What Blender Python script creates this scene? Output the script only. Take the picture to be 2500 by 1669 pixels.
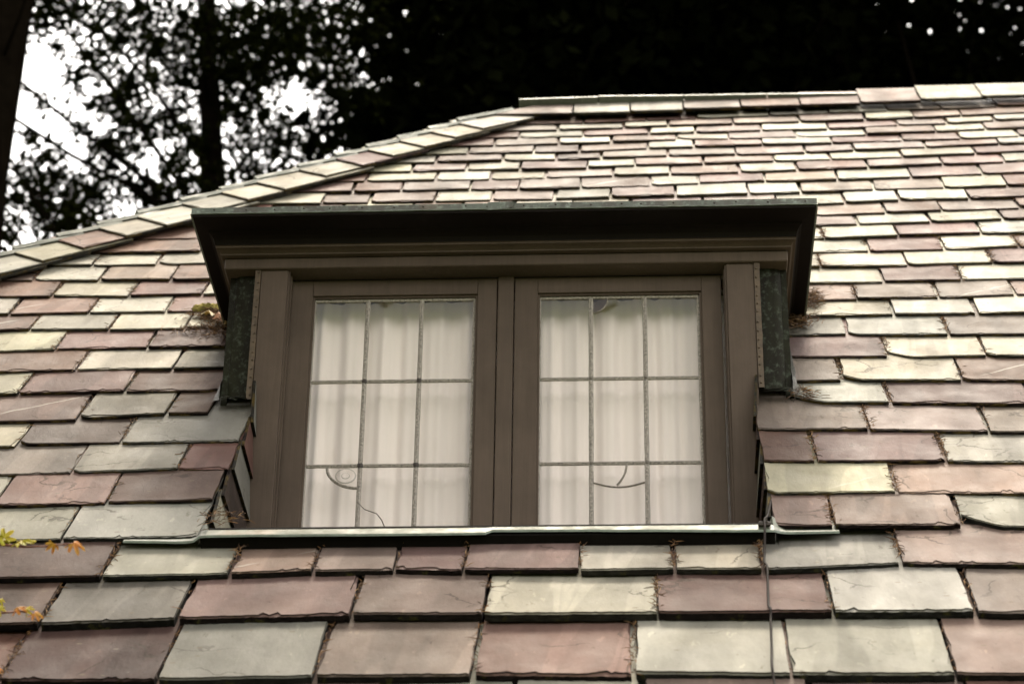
import bpy, bmesh, math, random
from mathutils import Vector, Matrix, noise

scene = bpy.context.scene
for o in list(bpy.data.objects):
    bpy.data.objects.remove(o)
COL = scene.collection
R = math.radians
PITCH = R(48.943)              # pitch of the slated roof
BASE_Z = 4.78                  # height of the line where the dormer front meets the slates

# ---------------------------------------------------------------- camera
cam = bpy.data.cameras.new('camera')
cam.lens = 85.0
cam.sensor_width = 36.0
cam.clip_start = 0.05
cam.clip_end = 3000
cam.dof.use_dof = True
cam.dof.focus_distance = 6.55
cam.dof.aperture_fstop = 4.5
cam_ob = bpy.data.objects.new('camera', cam)
COL.objects.link(cam_ob)
right = Vector((0.9986322, 0.05045977, 0.01369452))
up = -Vector((-0.0131526, 0.49593919, -0.86825764))
back = -Vector((-0.05060373, 0.86688992, 0.49592452))
M = Matrix((right, up, back)).transposed().to_4x4()
M.translation = Vector((0.3642, -5.8947, BASE_Z - 3.1796))
cam_ob.matrix_world = M
scene.camera = cam_ob

# ---------------------------------------------------------------- sky, sun, exposure
SUN_ELEV, SUN_AZ = R(72), R(4)         # veiled sun high behind the house, a little to the right
world = bpy.data.worlds.new('World')
scene.world = world
world.use_nodes = True
wn, wl = world.node_tree.nodes, world.node_tree.links
wn.clear()
wo = wn.new('ShaderNodeOutputWorld')
bg = wn.new('ShaderNodeBackground')
sky = wn.new('ShaderNodeTexSky')
sky.sky_type = 'NISHITA'
sky.sun_disc = False
sky.sun_elevation = SUN_ELEV
sky.sun_rotation = SUN_AZ
sky.dust_density = 4.0
sky.air_density = 1.0
hs = wn.new('ShaderNodeHueSaturation')
hs.inputs['Saturation'].default_value = 0.12       # overcast: the blue is veiled by cloud
wl.new(sky.outputs[0], hs.inputs['Color'])
tint = wn.new('ShaderNodeMix'); tint.data_type = 'RGBA'; tint.blend_type = 'MULTIPLY'
tint.inputs[0].default_value = 1.0
tint.inputs[7].default_value = (1.0, 0.95, 0.885, 1)   # warm haze
wl.new(hs.outputs[0], tint.inputs[6])
wl.new(tint.outputs[2], bg.inputs['Color'])
bg.inputs['Strength'].default_value = 0.15
wl.new(bg.outputs[0], wo.inputs[0])

sun = bpy.data.lights.new('sun', 'SUN')
sun.energy = 1.0
sun.angle = R(18)
sun.color = (1.0, 0.87, 0.66)
sun_ob = bpy.data.objects.new('sun', sun)
COL.objects.link(sun_ob)
sd = Vector((math.sin(SUN_AZ) * math.cos(SUN_ELEV), math.cos(SUN_AZ) * math.cos(SUN_ELEV), math.sin(SUN_ELEV)))
sun_ob.rotation_euler = sd.to_track_quat('Z', 'Y').to_euler()

vs = scene.view_settings
vs.view_transform = 'Standard'
vs.look = 'None'
vs.exposure = 2.5
vs.gamma = 1.0
vs.use_curve_mapping = False
scene.render.film_transparent = False

rng = random.Random(7)

# ---------------------------------------------------------------- helpers
def mesh_obj(name, verts, faces, mats, parent=None, mat_index=None, smooth=False, loc=None):
    me = bpy.data.meshes.new(name)
    me.from_pydata([tuple(v) for v in verts], [], faces)
    for m in (mats if isinstance(mats, (list, tuple)) else [mats]):
        me.materials.append(m)
    if mat_index:
        me.polygons.foreach_set('material_index', mat_index)
    if smooth:
        me.polygons.foreach_set('use_smooth', [True] * len(me.polygons))
    me.update()
    ob = bpy.data.objects.new(name, me)
    COL.objects.link(ob)
    if parent:
        ob.parent = parent
    if loc is not None:
        ob.location = loc
    return ob

def empty(name, loc=(0, 0, 0), rot=(0, 0, 0)):
    e = bpy.data.objects.new(name, None)
    e.location = loc
    e.rotation_euler = rot
    e.empty_display_size = 0.2
    COL.objects.link(e)
    return e

def tag(o, label=None, cat=None, group=None, kind=None):
    if label: o['label'] = label
    if cat: o['category'] = cat
    if group: o['group'] = group
    if kind: o['kind'] = kind
    return o

class MB:
    """collects simple solids into one mesh"""
    def __init__(s):
        s.v, s.f, s.mi = [], [], []
    def add(s, verts, faces, mi=0):
        b = len(s.v)
        s.v += [tuple(v) for v in verts]
        s.f += [tuple(b + i for i in f) for f in faces]
        s.mi += [mi] * len(faces)
    def box(s, x0, x1, y0, y1, z0, z1, mi=0, bev=0.0):
        if bev <= 0:
            v = [(x, y, z) for z in (z0, z1) for y in (y0, y1) for x in (x0, x1)]
            s.add(v, [(0, 2, 3, 1), (4, 5, 7, 6), (0, 1, 5, 4), (2, 6, 7, 3), (0, 4, 6, 2), (1, 3, 7, 5)], mi)
        else:
            bm = bmesh.new()
            v = [bm.verts.new((x, y, z)) for z in (z0, z1) for y in (y0, y1) for x in (x0, x1)]
            for f in [(0, 2, 3, 1), (4, 5, 7, 6), (0, 1, 5, 4), (2, 6, 7, 3), (0, 4, 6, 2), (1, 3, 7, 5)]:
                bm.faces.new([v[i] for i in f])
            bmesh.ops.bevel(bm, geom=list(bm.edges), offset=bev, segments=1, affect='EDGES')
            bm.verts.index_update()
            s.add([w.co for w in bm.verts], [[w.index for w in f.verts] for f in bm.faces], mi)
            bm.free()
    def tube(s, pts, rad, n=6, mi=0, cap=True):
        pts = [Vector(p) for p in pts]
        rad = rad if isinstance(rad, (list, tuple)) else [rad] * len(pts)
        b = len(s.v)
        prev = None
        for i, p in enumerate(pts):
            d = (pts[min(i + 1, len(pts) - 1)] - pts[max(i - 1, 0)]).normalized()
            if prev is None:
                a = d.orthogonal().normalized()
            else:
                a = (prev - d * prev.dot(d))
                a = a.normalized() if a.length > 1e-6 else d.orthogonal().normalized()
            prev = a
            c = d.cross(a)
            for k in range(n):
                t = 2 * math.pi * k / n
                s.v.append(tuple(p + (a * math.cos(t) + c * math.sin(t)) * rad[i]))
        for i in range(len(pts) - 1):
            for k in range(n):
                k2 = (k + 1) % n
                s.f.append((b + i * n + k, b + i * n + k2, b + (i + 1) * n + k2, b + (i + 1) * n + k))
                s.mi.append(mi)
        if cap:
            s.f.append(tuple(b + k for k in reversed(range(n)))); s.mi.append(mi)
            e = b + (len(pts) - 1) * n
            s.f.append(tuple(e + k for k in range(n))); s.mi.append(mi)
    def build(s, name, mats, parent=None, smooth=False, loc=None):
        return mesh_obj(name, s.v, s.f, mats, parent, s.mi, smooth, loc)

# ---------------------------------------------------------------- materials
class NT:
    def __init__(s, name):
        s.m = bpy.data.materials.new(name)
        s.m.use_nodes = True
        s.n, s.l = s.m.node_tree.nodes, s.m.node_tree.links
        s.n.clear()
        s.out = s.n.new('ShaderNodeOutputMaterial')
        s.p = s.n.new('ShaderNodeBsdfPrincipled')
        s.l.new(s.p.outputs[0], s.out.inputs[0])
        s.tc = s.n.new('ShaderNodeTexCoord')
        s.geo = s.n.new('ShaderNodeNewGeometry')
    def link(s, a, b): s.l.new(a, b)
    def math(s, op, a, b=None, c=None, clamp=False):
        n = s.n.new('ShaderNodeMath'); n.operation = op; n.use_clamp = clamp
        for i, x in enumerate((a, b, c)):
            if x is None: continue
            if isinstance(x, (int, float)): n.inputs[i].default_value = x
            else: s.l.new(x, n.inputs[i])
        return n.outputs[0]
    def map(s, vec, scale=(1, 1, 1), rot=(0, 0, 0)):
        n = s.n.new('ShaderNodeMapping')
        n.inputs['Scale'].default_value = scale
        n.inputs['Rotation'].default_value = rot
        s.l.new(vec, n.inputs['Vector'])
        return n.outputs[0]
    def offset(s, vec, amount):
        c = s.n.new('ShaderNodeCombineXYZ')
        s.l.new(s.math('MULTIPLY', amount, 71.3), c.inputs[0])
        s.l.new(s.math('MULTIPLY', amount, 39.7), c.inputs[1])
        s.l.new(s.math('MULTIPLY', amount, 17.1), c.inputs[2])
        n = s.n.new('ShaderNodeVectorMath'); n.operation = 'ADD'
        s.l.new(vec, n.inputs[0]); s.l.new(c.outputs[0], n.inputs[1])
        return n.outputs[0]
    def noise(s, vec, scale, detail=4, rough=0.55, dist=0.0):
        n = s.n.new('ShaderNodeTexNoise')
        n.inputs['Scale'].default_value = scale
        n.inputs['Detail'].default_value = detail
        n.inputs['Roughness'].default_value = rough
        n.inputs['Distortion'].default_value = dist
        s.l.new(vec, n.inputs['Vector'])
        return n.outputs[0]
    def ramp(s, fac, stops, interp='LINEAR'):
        n = s.n.new('ShaderNodeValToRGB')
        n.color_ramp.interpolation = interp
        el = n.color_ramp.elements
        while len(el) < len(stops): el.new(0.5)
        for e, (pos, col) in zip(el, stops):
            e.position = pos
            e.color = (col, col, col, 1) if isinstance(col, (int, float)) else (*col, 1)
        s.l.new(fac, n.inputs[0])
        return n.outputs[0]
    def mix(s, fac, a, b, mode='MIX'):
        n = s.n.new('ShaderNodeMix'); n.data_type = 'RGBA'; n.blend_type = mode
        for i, x in ((0, fac), (6, a), (7, b)):
            if isinstance(x, (int, float)): n.inputs[i].default_value = x
            elif isinstance(x, tuple): n.inputs[i].default_value = (*x, 1)
            else: s.l.new(x, n.inputs[i])
        return n.outputs[2]
    def bump(s, h, strength=0.3, dist=0.004, prev=None):
        n = s.n.new('ShaderNodeBump')
        n.inputs['Strength'].default_value = strength
        n.inputs['Distance'].default_value = dist
        s.l.new(h, n.inputs['Height'])
        if prev is not None: s.l.new(prev, n.inputs['Normal'])
        return n.outputs[0]
    def set(s, **k):
        for a, b in k.items():
            i = s.p.inputs[{'color': 'Base Color', 'rough': 'Roughness', 'metal': 'Metallic', 'spec': 'Specular IOR Level', 'normal': 'Normal'}[a]]
            if isinstance(b, (int, float)): i.default_value = b
            elif isinstance(b, tuple): i.default_value = (*b, 1)
            else: s.l.new(b, i)

def slate_mat(name, base, vein=0.86, warm=(0.30, 0.26, 0.15)):
    t = NT(name)
    oi = t.n.new('ShaderNodeObjectInfo')
    rnd = t.math('FRACT', t.math('ADD', t.geo.outputs['Random Per Island'], oi.outputs['Random']))
    co = t.offset(t.tc.outputs['Object'], rnd)
    skw = t.map(co, (1, 1, 1), (0, 0, 0.10))
    streak = t.noise(t.map(skw, (8.5, 1.1, 1)), 1.0, 2.5, 0.45)
    gate = t.math('GREATER_THAN', t.math('FRACT', t.math('MULTIPLY', rnd, 31.9)), 0.35)
    streak = t.mix(gate, t.ramp(streak, [(0.40, 0.88), (0.60, 1.12)]), t.ramp(streak, [(0.38, 0.74), (0.42, 0.93), (0.55, 1.0), (0.57, 1.20), (0.62, 1.24), (0.64, 1.08), (0.70, 1.34)]))
    mott = t.ramp(t.noise(t.map(co, (1, 0.28, 1)), 9, 4, 0.55), [(0.3, 0.82), (0.7, 1.16)])
    fine = t.ramp(t.noise(t.map(co, (1, 0.5, 1)), 60, 4, 0.7), [(0.3, 0.95), (0.7, 1.05)])
    c = t.mix(1.0, base, streak, 'MULTIPLY')
    c = t.mix(1.0, c, mott, 'MULTIPLY')
    c = t.mix(1.0, c, fine, 'MULTIPLY')
    # every slate a little lighter or darker than its neighbours
    val = t.math('MULTIPLY_ADD', t.math('FRACT', t.math('MULTIPLY', rnd, 13.7)), 0.46, 0.76)
    c = t.mix(1.0, c, val, 'MULTIPLY')
    hsv = t.n.new('ShaderNodeHueSaturation')
    t.l.new(t.math('MULTIPLY_ADD', t.math('FRACT', t.math('MULTIPLY', rnd, 83.3)), 0.034, 0.489), hsv.inputs['Hue'])
    t.l.new(t.math('MULTIPLY_ADD', t.math('FRACT', t.math('MULTIPLY', rnd, 19.1)), 0.50, 0.74), hsv.inputs['Saturation'])
    t.l.new(c, hsv.inputs['Color'])
    c = hsv.outputs[0]
    # weathering that runs on over neighbouring slates
    gr = t.noise(t.map(t.geo.outputs['Position'], (2.2, 0.9, 0.9)), 1.0, 6, 0.68)
    c = t.mix(1.0, c, t.ramp(gr, [(0.30, 0.62), (0.46, 0.92), (0.58, 1.05), (0.72, 1.18)]), 'MULTIPLY')
    # small pale and dark spatter
    spn = t.noise(t.map(co, (1, 0.42, 1)), 38, 3, 0.6)
    c = t.mix(t.ramp(spn, [(0.66, 0.0), (0.70, 0.35)]), c, t.mix(1.0, c, (1.7, 1.7, 1.6), 'MULTIPLY'))
    c = t.mix(t.ramp(spn, [(0.27, 0.55), (0.33, 0.0)]), c, t.mix(1.0, c, (0.45, 0.42, 0.36), 'MULTIPLY'))
    # a touch of warm or cool stain
    st = t.ramp(t.noise(co, 3.1, 3, 0.6), [(0.52, 0.0), (0.75, 0.22)])
    c = t.mix(st, c, t.mix(1.0, c, (1.10, 1.0, 0.78), 'MULTIPLY'))
    # pale quartz vein on a few slates
    sx = t.n.new('ShaderNodeSeparateXYZ'); t.l.new(t.map(t.tc.outputs['Object'], (1, 1, 1), (0, 0, 0.95)), sx.inputs[0])
    wob = t.math('MULTIPLY', t.math('SUBTRACT', t.noise(co, 12, 3), 0.5), 0.03)
    dist = t.math('ABSOLUTE', t.math('ADD', t.math('SUBTRACT', sx.outputs[0], t.math('MULTIPLY_ADD', rnd, 0.3, -0.15)), wob))
    line = t.math('SUBTRACT', 1.0, t.math('DIVIDE', dist, 0.006), clamp=True)
    has = t.math('GREATER_THAN', t.math('FRACT', t.math('MULTIPLY', rnd, 57.1)), vein)
    patch = t.ramp(t.noise(co, 6, 2), [(0.42, 0.0), (0.58, 0.42)])
    c = t.mix(t.math('MULTIPLY', t.math('MULTIPLY', line, has), patch), c, (0.46, 0.46, 0.40))
    # hairline cracks along cleavage
    vc = t.n.new('ShaderNodeTexVoronoi'); vc.feature = 'DISTANCE_TO_EDGE'; vc.inputs['Scale'].default_value = 4.2
    wv = t.n.new('ShaderNodeVectorMath'); wv.operation = 'ADD'
    nzv = t.n.new('ShaderNodeTexNoise'); nzv.inputs['Scale'].default_value = 9; nzv.inputs['Detail'].default_value = 5
    t.l.new(co, nzv.inputs['Vector'])
    sc_ = t.n.new('ShaderNodeVectorMath'); sc_.operation = 'SCALE'; sc_.inputs['Scale'].default_value = 0.16
    t.l.new(nzv.outputs['Color'], sc_.inputs[0]); t.l.new(co, wv.inputs[0]); t.l.new(sc_.outputs[0], wv.inputs[1])
    t.l.new(t.map(wv.outputs[0], (1, 1.5, 1), (0, 0, 0.6)), vc.inputs['Vector'])
    crack = t.math('MULTIPLY', t.math('LESS_THAN', vc.outputs['Distance'], 0.014), t.ramp(t.noise(co, 4.5, 2), [(0.54, 0.0), (0.60, 1.0)]))
    c = t.mix(t.math('MULTIPLY', crack, 0.55), c, (0.02, 0.015, 0.01))
    # dark flecks and pits
    v = t.n.new('ShaderNodeTexVoronoi'); v.inputs['Scale'].default_value = 26
    t.l.new(t.map(co, (0.8, 1.6, 1)), v.inputs['Vector'])
    sep = t.n.new('ShaderNodeSeparateColor'); t.l.new(v.outputs['Color'], sep.inputs[0])
    fleck = t.math('MULTIPLY', t.math('LESS_THAN', v.outputs['Distance'], 0.15), t.math('GREATER_THAN', sep.outputs[0], 0.80))
    c = t.mix(t.math('MULTIPLY', fleck, 0.6), c, (0.10, 0.08, 0.055))
    h1 = t.noise(t.map(co, (1, 0.4, 1), (0, 0, 0.25)), 16, 5, 0.6)
    h2 = t.noise(t.map(co, (1.4, 0.6, 1)), 80, 6, 0.7)
    nrm = t.bump(h1, 0.35, 0.010)
    nrm = t.bump(h2, 0.50, 0.0022, nrm)
    # cleaved flakes: stepped height
    vs_ = t.noise(t.map(co, (1, 1.3, 1), (0, 0, 0.4)), 5.0, 3, 0.5, 0.6)
    stp = t.n.new('ShaderNodeMath'); stp.operation = 'SNAP'; t.l.new(vs_, stp.inputs[0]); stp.inputs[1].default_value = 0.13
    nrm = t.bump(stp.outputs[0], 0.6, 0.006, nrm)
    t.set(color=c, rough=t.ramp(t.noise(co, 9, 3), [(0.3, 0.62), (0.7, 0.80)]), spec=0.06, normal=nrm)
    return t.m

def edge_mat(name, base, lichen, amount):
    t = NT(name)
    co = t.tc.outputs['Object']
    n1 = t.noise(t.map(co, (1, 1, 6)), 22, 5, 0.7)
    c = t.mix(t.ramp(n1, [(0.35, 0.0), (0.6, 1.0)]), tuple(b * 0.3 for b in base), base)
    li = t.ramp(t.noise(co, 16, 5, 0.65), [(0.62 - amount * 0.2, 0.0), (0.72 - amount * 0.2, 0.9)])
    c = t.mix(li, c, lichen)
    h = t.noise(t.map(co, (1, 1, 8)), 40, 5, 0.7)
    t.set(color=c, rough=0.85, spec=0.1, normal=t.bump(h, 0.8, 0.006))
    return t.m

SL = {
    'p': (0.100, 0.064, 0.055),
    'm': (0.128, 0.098, 0.083),
    'w': (0.222, 0.204, 0.162),
    'g': (0.176, 0.168, 0.142),
    'd': (0.058, 0.038, 0.033),
    'e': (0.084, 0.076, 0.063),
    'r': (0.062, 0.031, 0.025),
}
SLATE = {k: slate_mat('slate_' + n, SL[k]) for k, n in
         dict(p='purple', m='mauve', w='pale_green', g='grey_green', d='dark_purple', e='taupe', r='red').items()}
EDGE = {k: edge_mat('slate_edge_' + k, tuple(x * 0.17 for x in SL[k]), (0.075, 0.052, 0.016), 0.60) for k in SL}  # darkened to deepen the shadow lines between courses, plus ochre lichen
CRACK = {k: edge_mat('slate_crack_' + k, tuple(x * 0.42 for x in SL[k]), (0.06, 0.045, 0.02), 0.4) for k in SL}
EDGE_LOW = {k: edge_mat('shade_dirt_slate_edge_' + k, tuple(x * 0.11 for x in SL[k]), (0.060, 0.055, 0.012), 0.15) for k in SL}  # shade under the thick lower courses painted in, along with dirt and moss

def painted_wood(name, base):
    t = NT(name)
    co = t.tc.outputs['Object']
    n1 = t.noise(t.map(co, (1, 1, 1)), 6, 4, 0.6)
    n2 = t.noise(t.map(co, (40, 40, 2.0)), 2.5, 5, 0.65)
    c = t.mix(1.0, base, t.ramp(n1, [(0.3, 0.86), (0.7, 1.14)]), 'MULTIPLY')
    c = t.mix(1.0, c, t.ramp(n2, [(0.35, 0.92), (0.65, 1.06)]), 'MULTIPLY')
    sp = t.ramp(t.noise(co, 120, 3, 0.6), [(0.72, 0.0), (0.78, 0.5)])
    c = t.mix(sp, c, tuple(b * 0.35 for b in base))
    nrm = t.bump(n2, 0.35, 0.0015)
    nrm = t.bump(t.noise(co, 90, 4, 0.7), 0.25, 0.0012, nrm)
    t.set(color=c, rough=0.62, spec=0.10, normal=nrm)
    return t.m

def copper(name, dark, green, pale, lo=0.4, hi=0.62, zs=0.5, metal=0.25, spec=0.5, rust=0.5):
    t = NT(name)
    co = t.tc.outputs['Object']
    n1 = t.noise(t.map(co, (1, 1, zs)), 14, 6, 0.68, 0.4)
    n2 = t.noise(co, 55, 5, 0.7)
    c = t.mix(t.ramp(n1, [(lo, 0.0), (hi, 1.0)]), dark, green)
    c = t.mix(t.ramp(n2, [(0.52, 0.0), (0.70, 0.75)]), c, pale)
    n3 = t.noise(co, 3.5, 3, 0.5)
    c = t.mix(t.ramp(n3, [(0.62, 0.0), (0.72, rust)]), c, (0.17, 0.105, 0.065))
    t.set(color=c, rough=t.ramp(n1, [(0.3, 0.38), (0.7, 0.7)]), metal=metal, spec=spec, normal=t.bump(n2, 0.3, 0.0015))
    return t.m

def simple(name, color, rough=0.6, metal=0.0, var=0.2, scale=30, spec=0.5, bumpd=0.001):
    t = NT(name)
    co = t.tc.outputs['Object']
    n = t.noise(co, scale, 5, 0.65)
    c = t.mix(1.0, color, t.ramp(n, [(0.3, 1 - var), (0.7, 1 + var)]), 'MULTIPLY')
    t.set(color=c, rough=rough, metal=metal, spec=spec, normal=t.bump(n, 0.4, bumpd))
    return t.m

def island_mat(name, cols, rough=0.7, spec=0.3, translucent=0.0):
    t = NT(name)
    rnd = t.geo.outputs['Random Per Island']
    c = t.ramp(rnd, [(i / max(1, len(cols) - 1), col) for i, col in enumerate(cols)])
    c = t.mix(1.0, c, t.ramp(t.noise(t.tc.outputs['Object'], 20, 3), [(0.3, 0.8), (0.7, 1.2)]), 'MULTIPLY')
    t.set(color=c, rough=rough, spec=spec)
    if translucent > 0:
        tr = t.n.new('ShaderNodeBsdfTranslucent'); t.l.new(c, tr.inputs[0])
        mx = t.n.new('ShaderNodeMixShader'); mx.inputs[0].default_value = translucent
        t.l.new(t.p.outputs[0], mx.inputs[1]); t.l.new(tr.outputs[0], mx.inputs[2])
        t.l.new(mx.outputs[0], t.out.inputs[0])
    return t.m

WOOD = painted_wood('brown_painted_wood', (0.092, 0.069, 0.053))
CROWN = painted_wood('shade_dark_crown_paint', (0.008, 0.0055, 0.004))  # same woodwork, painted near-black to stand in for the soffit's shade
COPPER = copper('patinated_copper', (0.010, 0.009, 0.005), (0.020, 0.021, 0.012), (0.070, 0.084, 0.062), 0.42, 0.68, 0.5, 0.0, 0.08, 0.0)
COPPER_APRON = copper('weathered_copper_apron', (0.050, 0.054, 0.038), (0.074, 0.083, 0.057), (0.115, 0.138, 0.112), 0.35, 0.62, 0.5, 0.1, 0.3)
COPPER_EDGE = copper('weathered_copper_edge', (0.075, 0.072, 0.060), (0.125, 0.145, 0.122), (0.30, 0.36, 0.31), 0.42, 0.60)
BRASS = simple('oxidised_bronze_strip', (0.075, 0.050, 0.026), 0.6, 0.1, 0.4, 60)
LEAD = simple('leaded_came', (0.29, 0.26, 0.225), 0.6, 0.05, 0.7, 170, bumpd=0.0015)
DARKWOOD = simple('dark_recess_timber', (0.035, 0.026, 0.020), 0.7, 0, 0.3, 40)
UNDERLAY = simple('roof_underlay', (0.006, 0.005, 0.004), 0.95, 0, 0.3, 30, 0.1)
HIPEDGE = copper('grey_green_slate_edge', (0.075, 0.082, 0.064), (0.11, 0.12, 0.097), (0.17, 0.185, 0.15), 0.35, 0.65)
RIDGEEDGE = HIPEDGE
STUCCO = simple('brown_stucco', (0.22, 0.17, 0.13), 0.9, 0, 0.15, 25)
NEEDLE = island_mat('dry_pine_needles', [(0.018, 0.010, 0.005), (0.07, 0.032, 0.011), (0.17, 0.085, 0.03), (0.035, 0.018, 0.008), (0.24, 0.14, 0.055)], 0.7)
CABLE = simple('grey_brown_cable', (0.010, 0.007, 0.006), 0.7, 0, 0.2, 50, 0.05)

# ================================================================ ground
def ground_mat():
    t = NT('lawn')
    co = t.tc.outputs['Object']
    n = t.noise(co, 0.6, 6, 0.6)
    c = t.mix(t.ramp(n, [(0.35, 0.0), (0.65, 1.0)]), (0.035, 0.05, 0.02), (0.07, 0.08, 0.035))
    c = t.mix(1.0, c, t.ramp(t.noise(co, 18, 5, 0.7), [(0.3, 0.7), (0.7, 1.3)]), 'MULTIPLY')
    t.set(color=c, rough=0.95, spec=0.1, normal=t.bump(t.noise(co, 30, 4), 0.6, 0.03))
    return t.m
g = mesh_obj('ground', [(-600, -600, 0), (600, -600, 0), (600, 600, 0), (-600, 600, 0)], [(0, 1, 2, 3)], ground_mat())
tag(g, kind='structure')

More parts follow.
